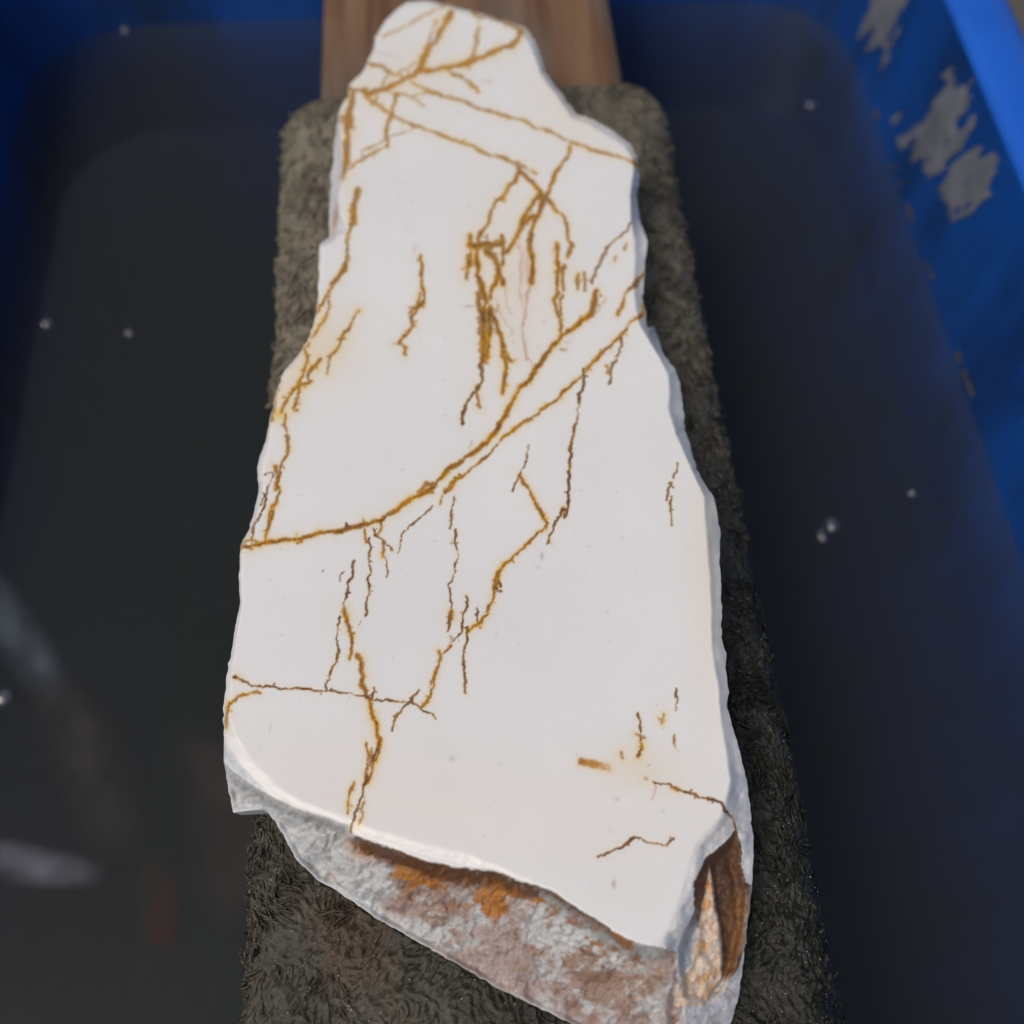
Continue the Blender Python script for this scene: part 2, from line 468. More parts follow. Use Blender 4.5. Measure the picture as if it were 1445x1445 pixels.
def damp_shade_color(x, y, s):
    """albedo of the carpet: olive grey wool, dark where it is soaked and in the painted shade of the stone, sandy grey where it has half dried, rusty at one edge"""
    soak_shade = sstep(0.20, 0.07, y) * 0.80 + sstep(-0.03, 0.03, x) * 0.42 + 0.28 * fbm(x * 40, y * 40, 60, 3)  # front is soaked; darkening towards the right paints the stone's shade
    soak_shade = np.clip(soak_shade, 0, 1)[..., None]
    dry = np.array([0.172, 0.152, 0.104]); wet = np.array([0.0160, 0.0150, 0.0055])  # wet is also the colour of the painted shade
    c = dry * (1 - soak_shade) + wet * soak_shade
    rust = np.clip(sstep(0.0, 0.5, fbm(x * 55, y * 45, 66, 3) + 0.15) * sstep(-0.025, -0.056, x) * sstep(0.07, 0.03, y)
                   + 0.4 * sstep(0.25, 0.7, fbm(x * 60, y * 60, 69, 3)), 0, 1)[..., None]
    c = c * (1 - 0.7 * rust) + np.array([0.085, 0.040, 0.014]) * 0.7 * rust
    v = 1 + 0.30 * fbm(x * 160, y * 160, 71, 3)
    c = c * v[..., None]
    return c, 0.58 - 0.40 * soak_shade[..., 0]

carpet = tag(empty('carpet_strip', (0, 0.12, -0.0085)), 'strip of wet matted olive grey carpet wrapped over the plank under the white stone', 'carpet')
# rows get coarser towards the far end
t_ = np.linspace(0, 1, 1000)
ys = Y_NEAR + (Y_FAR - Y_NEAR) * (0.72 * t_ + 0.28 * t_ ** 2)
ss = np.linspace(-0.074, 0.074, 600)
S, Y = np.meshgrid(ss, ys)
P, Nn = carpet_base(S, Y)
x_, y_ = S, Y
# strands: white noise smeared along the flow
def lic(x, y, L=0.0009, n=6, cell=0.00038, seed=90):
    acc = 0; wt = 0
    for sgn in (1, -1):
        px, py = x.copy(), y.copy()
        for k in range(n):
            a = flow(px, py)
            acc = acc + vnoise(px / cell, py / cell, seed); wt += 1
            px = px + sgn * np.cos(a) * L / n; py = py + sgn * np.sin(a) * L / n
    return acc / wt
LI = lic(x_, y_); LI = (LI - LI.mean()) / LI.std()
disp = 0.00024 * np.clip(LI, -2.4, 2.4) + 0.00034 * fbm(x_ * 620, y_ * 480, 38, 3, 0.65) + 0.0014 * fbm(x_ * 150, y_ * 150, 31, 4, 0.6) + 0.0011 * fbm(x_ * 38, y_ * 38, 35, 2)
# creases: a fold near the front edge
fold_y = 0.0205 + 0.004 * fbm(x_ * 40, y_ * 0, 77, 2) + 0.05 * np.clip(np.abs(x_) - 0.03, 0, 1) * 0
disp = disp - 0.0032 * np.exp(-((y_ - fold_y) / 0.0012) ** 2) * sstep(-0.040, -0.03, x_)
# pressed flat under the stone so the stone sits on it
pu, pv = project(P)
_, under, _, _, _ = poly_dist(pu, pv, [(a, b) for a, b, _ in SIL])
disp = np.where(under, np.minimum(disp, -0.0006), disp)
P = P + Nn * disp[..., None]
C, Rg = damp_shade_color(P[..., 0], P[..., 1], S)
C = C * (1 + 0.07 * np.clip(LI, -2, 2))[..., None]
par(mesh_np('carpet_backing', P.reshape(-1, 3), grid_faces(*S.shape), M_CARPET,
            colors={'tint': np.concatenate([np.clip(C, 0.004, 1), Rg[..., None]], -1)}), carpet)
# loose fibre tufts
def tufts(n, seed, s_rng, y_rng, L_rng, lift, wd):
    r = np.random.default_rng(seed)
    s0 = r.uniform(*s_rng, n); y0 = r.uniform(*y_rng, n)
    L = r.uniform(*L_rng, n); K = 5
    side = r.choice([-1, 1], n)
    ps, py = s0.copy(), y0.copy(); pts = []; nrs = []
    ph = r.uniform(-0.5, 0.5, n); lf = r.uniform(0.2, 1, n) * lift
    for k in range(K):
        B, Nb = carpet_base(ps, py)
        t = k / (K - 1)
        hgt = -0.0004 + lf * math.sin(math.pi * (0.12 + 0.62 * t)) + 0.0011 * fbm(ps * 38, py * 38, 35, 2) + 0.0009 * fbm(ps * 140, py * 140, 31, 3)
        pts.append(B + Nb * hgt[:, None]); nrs.append(Nb)
        a = flow(ps, py) + ph + (0 if k else 0)
        ps = ps + side * np.cos(a) * L / (K - 1); py = np.clip(py + side * np.sin(a) * L / (K - 1), Y_NEAR, Y_FAR)
    pts = np.stack(pts, 1); nrs = np.stack(nrs, 1)
    tu, tv = project(pts)
    _, tin, _, _, _ = poly_dist(tu[:, ::2], tv[:, ::2], [(a, b) for a, b, _ in SIL])
    ok = ~tin.any(1); pts, nrs = pts[ok], nrs[ok]; n = len(pts)
    tan = np.gradient(pts, axis=1); tan /= np.linalg.norm(tan, axis=2, keepdims=True) + 1e-9
    bi = np.cross(tan, nrs); bi /= np.linalg.norm(bi, axis=2, keepdims=True) + 1e-9
    nr = np.cross(bi, tan)
    w_ = (wd * r.uniform(0.6, 1.3, n))[:, None, None] * np.array([0.55, 1, 1, 0.75, 0.12])[None, :, None]
    ring = [pts + w_ * (math.cos(q) * bi + 0.75 * math.sin(q) * nr) for q in (math.pi / 2, math.pi * 7 / 6, math.pi * 11 / 6)]
    V = np.stack(ring, 2)                           # n, K, 3, 3
    idx = np.arange(n * K * 3).reshape(n, K, 3)
    a = idx[:, :-1]; b = idx[:, 1:]
    F = np.stack([a, np.roll(a, -1, 2), np.roll(b, -1, 2), b], -1).reshape(-1, 4)
    c, rr = damp_shade_color(pts[..., 0], pts[..., 1], 0)
    c = c * r.uniform(0.6, 1.5, (n, 1, 1)); rr = rr - 0.06
    cc = np.concatenate([np.clip(c, 0.004, 1), np.clip(rr, 0.16, 1)[..., None]], -1)
    cc = np.repeat(cc[:, :, None, :], 3, 2)
    return V.reshape(-1, 3), F, cc.reshape(-1, 4)
TV, TF, TC, off = [], [], [], 0
for args in ((12000, 1, (-0.073, 0.073), (Y_NEAR, 0.12), (0.001, 0.0038), 0.0007, 0.00022),
             (5000, 2, (-0.073, -0.035), (0.05, Y_FAR), (0.002, 0.006), 0.0012, 0.00030),
             (5000, 3, (0.030, 0.073), (0.05, Y_FAR), (0.002, 0.006), 0.0012, 0.00028),
             (420, 4, (-0.075, -0.058), (0.0, Y_FAR), (0.0015, 0.0035), 0.0022, 0.00045),
             (420, 5, (0.058, 0.075), (0.0, Y_FAR), (0.0015, 0.0035), 0.0022, 0.00045)):
    v, f, c = tufts(*args)
    TV.append(v); TF.append(f + off); TC.append(c); off += len(v)
pile = mesh_np('carpet_pile', np.concatenate(TV), np.concatenate(TF), M_CARPET, colors={'tint': np.concatenate(TC)})
tag(par(pile, carpet), kind='stuff')

# pale flecks added on the pile to stand for wet glints
m_g, nt_g, b_g, _ = new_mat('painted_glints')
b_g.inputs['Base Color'].default_value = (0.52, 0.52, 0.50, 1); b_g.inputs['Roughness'].default_value = 0.12
def glint_mesh(n, seed):
    q = np.random.default_rng(seed)
    yy = Y_NEAR + (0.19 - Y_NEAR) * q.uniform(0, 1, n) ** 1.5; sx = q.uniform(-0.066, 0.066, n)
    B, Nb = carpet_base(sx, yy)
    d_ = 0.0014 * fbm(sx * 150, yy * 150, 31, 4, 0.6) + 0.0011 * fbm(sx * 38, yy * 38, 35, 2) + 0.0004
    B = B + Nb * d_[:, None]
    tu, tv = project(B); _, ins_, _, _, _ = poly_dist(tu, tv, [(a, b) for a, b, _ in SIL]); B = B[~ins_]; n = len(B)
    oc = np.array([(1, 0, 0), (0, 1, 0), (-1, 0, 0), (0, -1, 0), (0, 0, 1), (0, 0, -1)], float)
    sz = 0.00006 + 0.00011 * q.uniform(0, 1, n) ** 3
    V = B[:, None, :] + sz[:, None, None] * (oc[None] * q.uniform(0.6, 1.5, (n, 1, 3)) + q.normal(0, 0.2, (n, 6, 3)))
    t = np.array([(0, 1, 4), (1, 2, 4), (2, 3, 4), (3, 0, 4), (1, 0, 5), (2, 1, 5), (3, 2, 5), (0, 3, 5)])
    return V.reshape(-1, 3), (t[None] + 6 * np.arange(n)[:, None, None]).reshape(-1, 3)
gv_, gf_ = glint_mesh(4200, 5)
tag(par(mesh_np('painted_glints', gv_, gf_, m_g, smooth=False), carpet), kind='stuff')

# ------------------------------------------------------------------ the stone
H_TOP = 0.022
ZM = 400 / 1445
ORG = dict(A=(300, 0), B=(650, 0), C=(300, 350), D=(650, 350), E=(300, 700), F=(650, 700), G=(300, 1045), H=(650, 1045))
def px(zone, pts):
    ox, oy = ORG[zone]
    return [(ox + x * ZM, oy + y * ZM) for x, y in pts]

STEP = 1.3
us = np.arange(306, 1074, STEP); vs = np.arange(-8, 1520, STEP)
GU, GV = np.meshgrid(us, vs)                    # rows run along the stone
# ragged break lines
JU = GU + 2.2 * fbm(GU / 22, GV / 22, 201, 3) + 0.8 * fbm(GU / 5, GV / 5, 205, 2)
JV = GV + 2.2 * fbm(GU / 22, GV / 22, 211, 3) + 0.8 * fbm(GU / 5, GV / 5, 215, 2)

sil_xy = [(a, b) for a, b, _ in SIL]; sil_z = [c for _, _, c in SIL]
def refine(poly, vals, amp, seed):
    """add small chips between the traced points"""
    out, ov = [], []
    n = len(poly)
    for i in range(n):
        a = np.array(poly[i]); b = np.array(poly[(i + 1) % n]); L = np.hypot(*(b - a)); k = max(1, int(L / 5))
        nrm = np.array([-(b - a)[1], (b - a)[0]]) / L
        for j in range(k):
            t = j / k; q = a + t * (b - a)
            o = amp * float(fbm(np.array(q[0] / 9), np.array(q[1] / 9), seed, 3)) if j else 0
            out.append(tuple(q + nrm * o)); ov.append(vals[i] + t * (vals[(i + 1) % n] - vals[i]))
    return out, ov
sil_r, silz_r = refine(sil_xy, sil_z, 2.2, 300)
dS, inS, zS, nx_, ny_ = poly_dist(GU, GV, sil_r, silz_r)
jw = 0.55 + 0.45 * (GV > 1066) * (GU > 335) * (GU < 955)
d0, in0, _, _, _ = poly_dist(JU * jw + GU * (1 - jw), JV * jw + GV * (1 - jw), FLAT)
s = np.where(in0, 0.0, d0 / np.maximum(d0 + dS, 1e-3))
PKT = px('H', [(1405, 452), (1330, 528), (1250, 600), (1185, 720), (1192, 860), (1150, 950), (1105, 1060), (1100, 1200), (1120, 1330), (1250, 1360), (1330, 1300), (1400, 1180), (1450, 1050), (1475, 920), (1488, 800), (1484, 742), (1452, 725), (1444, 670), (1428, 630), (1434, 560), (1422, 500)])
dP, inP, _, _, _ = poly_dist(JU, JV, PKT)
rL = np.interp(GV, [1216, 1260, 1300, 1360, 1392, 1425], [1000, 993, 985, 975, 952, 948])
rR = np.interp(GV, [1216, 1260, 1300, 1345, 1380, 1425], [1001, 1009, 1016, 1023, 1020, 990])
rt_ = (JU - rL) / (rR - rL + 1e-3)
inR = (rt_ > 0) & (rt_ < 1) & (GV > 1218) & (JV < 1420)
dR = np.where(inR, np.minimum(np.minimum(rt_, 1 - rt_) * (rR - rL), 1422 - JV), 0)
def blur(a, rad, times=3):
    for _ in range(times):
        for ax in (0, 1):
            pad = np.concatenate([np.repeat(a.take([0], ax), rad + 1, ax), a, np.repeat(a.take([-1], ax), rad, ax)], ax)
            cs = np.cumsum(pad, ax)
            a = (cs.take(range(2 * rad + 1, cs.shape[ax]), ax) - cs.take(range(0, cs.shape[ax] - 2 * rad - 1), ax)) / (2 * rad + 1)
    return a
kb = blur(zS, 14)
k = kb + (zS - kb) * sstep(22, 0, dS)
RGH = [(300, 1062), (317, 1078), (353, 1106), (389, 1128), (433, 1147), (491, 1164), (499, 1177), (535, 1189), (577, 1206), (610, 1217), (646, 1222), (699, 1229), (741, 1244), (780, 1256), (816, 1280), (855, 1305), (899, 1330), (927, 1335), (960, 1340), (968, 1420), (975, 1600), (200, 1600), (200, 1062)]
dK, inK, _, _, _ = poly_dist(JU, JV, RGH)
edge_soft = sstep(0, 0.25, s) * 0.6 + 0.4
Zr = 1 - (1 - k) * s * edge_soft                 # height as share of H_TOP
front = np.where(inK & ~in0, sstep(0, 14, dK), 0)
wF = sstep(952, 935, GU) * sstep(1035, 1070, GV) * (~in0)
sF = np.where(inK, dK / np.maximum(dK + dS, 1e-3), 0)
bv = 0.035 * np.clip(d0 / 16, 0, 1) ** 1.7
zf = 1 - bv - np.maximum(1 - bv - k, 0) * (sF * 0.75 + 0.25 * sstep(0, 0.2, sF))
Zr = Zr * (1 - wF) + zf * wF
wall = np.where(in0, 0, sstep(2, 14, d0))
rough_n = 0.11 * fbm(GU / 55, GV / 34, 401, 3, 0.5) + -0.05 * np.abs(fbm((GU + 0.5 * GV) / 26, (GV - 0.4 * GU) / 15, 415, 3, 0.55)) + 0.045 * fbm((GU + GV * 0.6) / 9, (GV - GU * 0.5) / 16, 409, 4, 0.6)
Zr = Zr + np.where(inK, sstep(0, 8, dK), wall * np.where(GV > 1090, 0.5, 0.35) * (1 - wF)) * rough_n * sstep(0, 14, dS) * (~in0)
# step under the sawn edge along the front, and the spalled pocket at the near right corner
Zr = Zr - 0.07 * front * sstep(0, 10, dS)
pk = np.where(inP & ~in0, sstep(0, 16, dP), 0)
Zr = Zr - 0.17 * pk * sstep(0, 20, dS)
rd = np.where(inR, (0.35 + 0.65 * sstep(0, 0.85, rt_)) * sstep(0, 2.5, dR) * sstep(1422, 1400, GV), 0)
Zr = Zr + 0.13 * rd * sstep(0, 12, dS) + 0.05 * pk * fbm(GU / 12, GV / 20, 431, 4)
Zr = np.clip(Zr, 0.015, 1.0)
Zr = np.where(in0, Zr, blur(Zr, 1, 2) * 0.7 + Zr * 0.3)
# the sawn face itself is very slightly uneven
Zr = np.where(in0, 1 + 0.004 * fbm(GU / 160, GV / 160, 441, 2) * sstep(0, 30, d0), Zr)

# keep the cells that touch the inside; pull their outer corners onto the outline
F = grid_faces(*GU.shape)
inf = inS.reshape(-1)
keep = inf[F].sum(1) >= 2
F = F[keep]
outside = ~inf
U2 = np.where(inS, GU, nx_).reshape(-1); V2 = np.where(inS, GV, ny_).reshape(-1)
Z2 = np.where(inS, Zr, np.clip(zS, 0.015, 1)).reshape(-1) * H_TOP
PS = hit(U2, V2, Z2)
used = np.unique(F); mp = -np.ones(len(PS), int); mp[used] = np.arange(len(used))
F = mp[F]; PS = PS[used]
def sub(a): return a.reshape(-1, *a.shape[2:])[used]

# ---- colour of the stone
gu, gv = GU, GV
base = np.zeros(GU.shape + (3,)) + np.array([0.734, 0.734, 0.700])
base *= (1 + 0.03 * fbm(gu / 90, gv / 90, 501, 4) + 0.012 * fbm(gu / 7, gv / 7, 507, 3))[..., None]
def blend(col, m):
    global base
    m = np.clip(m, 0, 1)[..., None]
    base = base * (1 - m) + np.asarray(col) * m
def blob(cx, cy, rx, ry, ang=0):
    a = math.radians(ang); dx, dy = gu - cx, gv - cy
    x = (dx * math.cos(a) + dy * math.sin(a)) / rx; y = (-dx * math.sin(a) + dy * math.cos(a)) / ry
    return np.exp(-(x * x + y * y))
CREAM = (0.74, 0.60, 0.38); YEL = (0.72, 0.50, 0.12)
blend(CREAM, 0.55 * blob(455, 490, 55, 48, -30)); blend(CREAM, 0.35 * blob(800, 150, 60, 30, 40)); blend(CREAM, 0.20 * blob(560, 110, 70, 60))
blend(CREAM, 0.35 * blob(400, 545, 22, 50, 20)); blend(YEL, 0.8 * blob(393, 584, 13, 10)); blend(CREAM, 0.3 * blob(720, 400, 60, 120))
blend((0.76, 0.66, 0.54), 0.30 * blob(600, 1130, 280, 75, 8)); blend((0.66, 0.65, 0.64), 0.25 * blob(640, 880, 260, 200) * (0.5 + vnoise(gu / 120, gv / 120, 520))); blend(CREAM, 0.28 * blob(1000, 800, 26, 250)); blend(CREAM, 0.4 * blob(900, 1085, 60, 30))
blend((0.66, 0.55, 0.53), 0.10 * blob(930, 1180, 120, 60))
# greyish specks
for _ in range(120):
    cx, cy, r_ = rng.uniform(340, 1000), rng.uniform(100, 1300), rng.uniform(0.8, 2.2)
    i0, i1 = int((cy - 10 + 8) / STEP), int((cy + 10 + 8) / STEP); j0, j1 = int((cx - 10 - 306) / STEP), int((cx + 10 - 306) / STEP)
    sl_ = (slice(max(i0, 0), i1), slice(max(j0, 0), j1))
    m = (0.35 * np.exp(-((gu[sl_] - cx) ** 2 + (gv[sl_] - cy) ** 2) / (r_ * r_)))[..., None]
    base[sl_] = base[sl_] * (1 - m) + np.array([0.35, 0.33, 0.33]) * m
for cx, cy, rx, ry, q in ((662, 432, 7, 2, .6), (638, 1070, 4, 4, .4), (800, 483, 6, 2, .4), (795, 493, 6, 2, .5), (866, 1247, 3, 5, .7), (870, 1128, 4, 3, .35), (765, 785, 3, 5, .5), (760, 800, 4, 3, .3)):
    blend((0.33, 0.29, 0.28), q * blob(cx, cy, rx, ry))

# ---- iron veins: (zone, points, core width in px, strength 0..1, halo px, tone: o ochre / d dark brown / p pinkish)
V_ = [
 ('A', [(700,455),(750,460),(800,478),(880,455),(960,415),(1010,390),(1060,355),(1120,360),(1200,350),(1280,325),(1345,300),(1400,275),(1445,258),(1520,238),(1550,210),(1570,160)], 5.5, .9, 6, 'o'),
 ('A', [(1215,60),(1180,130),(1150,185),(1110,230),(1085,280),(1065,330),(1055,360)], 6.5, .85, 6, 'o'),
 ('A', [(1140,110),(1112,180),(1092,240)], 4, .7, 5, 'o'),
 ('A', [(870,190),(960,145),(1050,95),(1120,60),(1185,25)], 3, .5, 3, 'o'),
 ('A', [(835,262),(900,278),(960,302)], 2.2, .35, 2, 'p'),
 ('A', [(800,322),(850,335),(900,365),(960,385),(1010,410),(1070,445),(1110,470),(1180,490),(1300,525),(1400,565),(1470,585),(1550,605),(1660,655),(1760,690),(1890,740),(2020,785),(2130,822),(2175,852)], 3.2, .8, 4, 'o'),
 ('A', [(760,470),(800,510),(870,560),(920,590),(1020,640),(1150,680),(1290,735),(1380,775),(1460,798),(1560,838),(1650,885)], 3.2, .8, 4, 'o'),
 ('B', [(380,885),(310,868),(270,825)], 3, .2, 2, 'o'),
 ('B', [(290,850),(330,895),(375,945),(430,1003),(480,1070),(530,1105),(545,1170),(550,1230),(572,1250),(545,1310)], 4.5, .9, 4, 'o'),
 ('A', [(940,480),(920,540),(905,600),(888,660),(895,720),(890,745)], 4.2, .85, 4, 'o'),
 ('A', [(890,745),(800,790),(740,825),(680,865),(660,910)], 3, .75, 3, 'o'),
 ('A', [(1030,645),(960,680),(880,712),(760,768),(757,812)], 2.2, .6, 2, 'o'),
 ('A', [(712,480),(700,560),(688,620),(690,700),(682,780),(670,860),(655,905)], 8, .85, 7, 'o'),
 ('A', [(660,610),(700,620),(715,650)], 8, .8, 8, 'o'),
 ('A', [(1040,320),(980,352),(955,362)], 2.4, .6, 2, 'o'),
 ('A', [(910,375),(872,420),(855,460)], 2.6, .6, 3, 'o'),
 ('A', [(1000,492),(1060,475),(1110,460)], 2.6, .7, 3, 'o'),
 ('A', [(880,460),(960,480),(1010,490),(1050,515),(1075,540)], 2.6, .7, 3, 'o'),
 ('A', [(842,470),(830,522)], 2.8, .6, 4, 'o'),
 ('A', [(780,460),(790,490)], 6, .7, 6, 'o'),
 ('A', [(1220,370),(1280,395),(1318,430),(1352,470)], 4.2, .85, 4, 'o'),
 ('A', [(1365,140),(1345,200),(1335,260),(1312,305)], 3.6, .7, 4, 'o'),
 ('A', [(1362,80),(1355,115)], 3, .5, 3, 'o'),
 ('A', [(1370,405),(1415,415)], 2, .35, 2, 'o'),
 ('B', [(60,62),(100,88),(160,95),(235,112),(300,150)], 3, .75, 4, 'o'),
 ('A', [(740,970),(727,1010),(722,1060),(718,1110),(705,1150)], 7, .85, 5, 'o'),
 ('A', [(705,1150),(690,1190),(690,1250),(680,1320),(665,1370),(630,1420),(600,1450)], 3.2, .85, 3, 'o'),
 ('C', [(690,0),(680,95),(640,155),(605,205),(575,255),(545,295),(530,330)], 4, .9, 4, 'o'),
 ('C', [(603,205),(592,270),(580,345),(560,382),(535,420),(505,455)], 3, .85, 5, 'o'),
 ('C', [(575,360),(565,390)], 3, .6, 5, 'o'),
 ('B', [(555,750),(545,800),(500,860),(460,940),(430,1005)], 5, .92, 3, 'o'),
 ('B', [(430,1005),(400,1080),(370,1150),(362,1210),(352,1270),(368,1330),(362,1445)], 6, .95, 4, 'o'),
 ('B', [(420,1000),(380,1015),(350,1060),(320,1110),(300,1180),(270,1225),(235,1285)], 6, .95, 5, 'o'),
 ('B', [(395,1100),(360,1100),(330,1130),(310,1160)], 7, .85, 6, 'o'),
 ('B', [(295,880),(280,920),(240,960),(212,1010),(180,1030),(150,1080),(135,1150),(100,1190),(90,1235)], 4, .92, 4, 'o'),
 ('B', [(45,1246),(80,1256),(120,1240),(160,1252),(212,1242)], 9.5, .95, 5, 'o'),
 ('B', [(45,1195),(55,1250),(50,1310),(35,1370),(30,1420)], 5, .9, 6, 'o'),
 ('B', [(210,1205),(215,1290),(210,1350)], 4, .9, 4, 'o'),
 ('B', [(130,1280),(165,1300),(185,1340),(200,1400),(215,1450)], 5.5, .95, 5, 'o'),
 ('B', [(85,1280),(80,1340),(90,1410),(120,1455)], 4.5, .9, 4, 'o'),
 ('B', [(135,1200),(140,1240)], 3.5, .8, 3, 'o'), ('B', [(95,1185),(95,1240)], 3.5, .8, 3, 'o'),
 ('B', [(300,1250),(312,1350),(305,1445)], 4.5, .42, 7, 'p'),
 ('B', [(340,1260),(335,1350),(340,1445)], 4.5, .42, 7, 'p'),
 ('B', [(490,1245),(490,1320),(505,1370)], 4, .9, 4, 'o'),
 ('B', [(490,1385),(520,1380)], 5, .85, 5, 'o'),
 ('B', [(870,1135),(820,1200),(770,1240),(730,1300),(690,1370),(672,1430)], 3, .8, 2, 'd'),
 ('B', [(845,1245),(835,1270)], 3, .7, 3, 'o'), ('B', [(790,1310),(785,1330)], 3, .7, 4, 'o'),
 ('B', [(940,1390),(905,1420),(880,1450)], 4, .8, 4, 'o'),
 ('D', [(745,0),(710,70),(680,140),(670,180)], 3.4, .85, 3, 'd'),
 ('D', [(692,215),(685,262),(672,320),(650,350)], 7.5, .95, 4, 'o'),
 ('D', [(655,345),(600,390),(540,430),(510,450),(470,500),(410,580),(370,640),(320,700),(270,770),(230,850),(190,920),(140,990),(70,1040),(0,1090),(-65,1127),(-135,1215),(-215,1265),(-285,1300),(-365,1360),(-435,1392),(-505,1410),(-580,1430),(-690,1450)], 5.6, 1, 5, 'o'),
 ('E', [(575,187),(500,205),(420,220),(330,232),(240,248),(190,258),(145,265)], 4.6, 1, 5, 'o'),
 ('E', [(150,240),(200,222),(240,240)], 2.6, .8, 4, 'o'), ('E', [(195,215),(205,250)], 2.5, .8, 3, 'o'),
 ('C', [(1050,1245),(1090,1200),(1130,1200),(1110,1235)], 5, .85, 4, 'o'),
 ('E', [(430,240),(455,235)], 3, .8, 3, 'o'), ('E', [(640,175),(655,185)], 4, .8, 4, 'o'), ('E', [(680,140),(700,155)], 3, .8, 3, 'd'),
 ('D', [(935,330),(890,360),(850,400),(810,460),(750,510),(700,560),(640,630),(570,690),(510,750),(440,805),(380,855)], 3.6, .95, 4, 'o'),
 ('D', [(380,855),(310,900),(250,945),(180,1010),(100,1090),(0,1170),(-60,1215)], 3, .95, 3, 'o'),
 ('D', [(360,870),(300,905),(262,940)], 3.5, .9, 3, 'o'),
 ('C', [(1230,1175),(1260,1165)], 2.6, .8, 2, 'o'),
 ('C', [(1240,1185),(1222,1215),(1185,1245)], 4.5, .9, 5, 'o'), ('C', [(1170,1265),(1160,1305)], 2.6, .8, 3, 'o'),
 ('C', [(1120,1315),(1040,1390),(975,1445),(945,1555)], 2.4, .85, 1.5, 'd'),
 ('C', [(1322,980),(1308,1040)], 2.2, .6, 1.5, 'p'),
 ('D', [(628,620),(628,680),(600,750),(595,830),(585,900),(570,960),(565,1050),(555,1130),(550,1200),(552,1280),(545,1340),(532,1370)], 3.8, .95, 2.5, 'd'),
 ('F', [(545,72),(515,65),(495,120),(470,180),(450,235)], 3.4, .95, 2.5, 'd'), ('F', [(525,60),(530,100)], 3.4, .9, 4, 'o'),
 ('F', [(415,285),(412,310)], 2.2, .5, 2, 'p'), ('F', [(465,228),(470,245)], 1.8, .4, 2, 'p'),
 ('D', [(820,455),(810,520),(790,580),(765,620),(757,690)], 3, .85, 3, 'd'), ('D', [(742,600),(760,640)], 3.2, .85, 3, 'o'), ('D', [(820,470),(822,505)], 3, .7, 3, 'o'),
 ('D', [(935,135),(890,190),(850,220),(830,270),(803,338)], 4.2, .85, 4, 'o'), ('D', [(905,165),(890,200)], 5.5, .8, 4, 'o'), ('D', [(930,290),(932,335)], 5, .85, 4, 'o'),
 ('D', [(345,1010),(335,1080),(310,1130),(290,1190),(265,1240)], 2.4, .85, 1.5, 'd'),
 ('D', [(300,1160),(340,1220),(380,1300),(420,1360),(440,1400),(435,1430)], 4, 1, 5, 'o'),
 ('F', [(435,150),(400,180),(330,250),(260,320),(210,370),(180,410)], 3.6, 1, 3.5, 'o'),
 ('F', [(200,372),(175,430),(170,490),(155,550),(140,600),(90,650),(40,690)], 4, 1, 4, 'o'), ('F', [(190,410),(175,470)], 6, .95, 4, 'o'), ('F', [(180,470),(205,485)], 4.5, .95, 3, 'd'), ('F', [(195,435),(203,460)], 3.5, .95, 3, 'd'),
 ('F', [(85,575),(85,610),(95,650)], 3, .9, 3, 'd'), ('F', [(140,560),(135,590)], 3, .8, 3, 'd'),
 ('F', [(35,670),(25,760),(15,850),(20,920),(25,1005)], 3.4, .95, 3, 'd'),
 ('F', [(27,508),(33,560),(10,600),(3,700),(-35,740)], 3, .95, 4, 'd'),
 ('E', [(1232,0),(1217,80),(1210,165)], 2.8, .9, 2, 'd'),
 ('E', [(1236,172),(1240,250),(1245,330),(1230,400),(1200,450),(1210,520),(1215,590),(1200,690)], 3, .92, 2.5, 'd'), ('E', [(1218,590),(1215,625)], 4.5, .9, 7, 'o'), ('E', [(1217,238),(1222,240)], 2, .5, 1, 'd'),
 ('E', [(1215,715),(1218,745)], 4, .45, 6, 'o'),
 ('E', [(1215,762),(1165,808),(1142,880),(1130,960),(1110,1020),(1065,1075)], 3.6, .92, 4, 'o'), ('E', [(1155,790),(1160,830)], 4, .85, 5, 'o'),
 ('E', [(108,920),(160,945),(190,965),(250,973),(300,972),(400,983),(530,993),(640,1000),(750,1018),(800,1030)], 3.2, .95, 3, 'd'),
 ('E', [(800,1032),(850,1040),(930,1046),(1000,1050),(1060,1080),(1100,1105),(1137,1132)], 3.2, .95, 3, 'd'), ('E', [(108,920),(150,942)], 3.5, .7, 6, 'o'),
 ('E', [(245,1003),(215,1000),(180,1010),(130,1020),(85,1055),(75,1110),(68,1185)], 3, .9, 4, 'o'), ('E', [(230,985),(215,1005)], 3, .6, 6, 'o'), ('E', [(75,1080),(66,1180)], 4.5, .6, 4, 'o'),
 ('E', [(722,330),(715,390),(690,440),(682,500),(665,550),(672,600)], 3.2, .92, 2.5, 'd'), ('E', [(672,600),(690,650),(705,700),(712,750),(698,832)], 4, .95, 4, 'o'), ('E', [(668,580),(690,660),(700,680)], 5, .8, 8, 'o'),
 ('E', [(650,615),(635,700),(642,780),(620,860),(592,920),(580,988)], 3.4, .92, 3, 'd'), ('E', [(672,385),(655,395),(650,435)], 2, .7, 1, 'd'), ('E', [(560,385),(565,380)], 1.8, .6, 1, 'd'),
 ('E', [(738,815),(758,870),(768,920),(760,960),(780,1010),(798,1035)], 6, .95, 6, 'o'), ('E', [(822,978),(815,1025)], 3, .9, 4, 'd'),
 ('E', [(798,1040),(815,1120),(840,1190),(853,1250),(842,1320),(812,1390),(785,1460)], 4.6, 1, 6, 'o'), ('E', [(783,1260),(795,1310),(790,1380),(782,1450)], 3.6, .95, 5, 'o'), ('E', [(815,1320),(800,1370)], 6, .8, 6, 'o'),
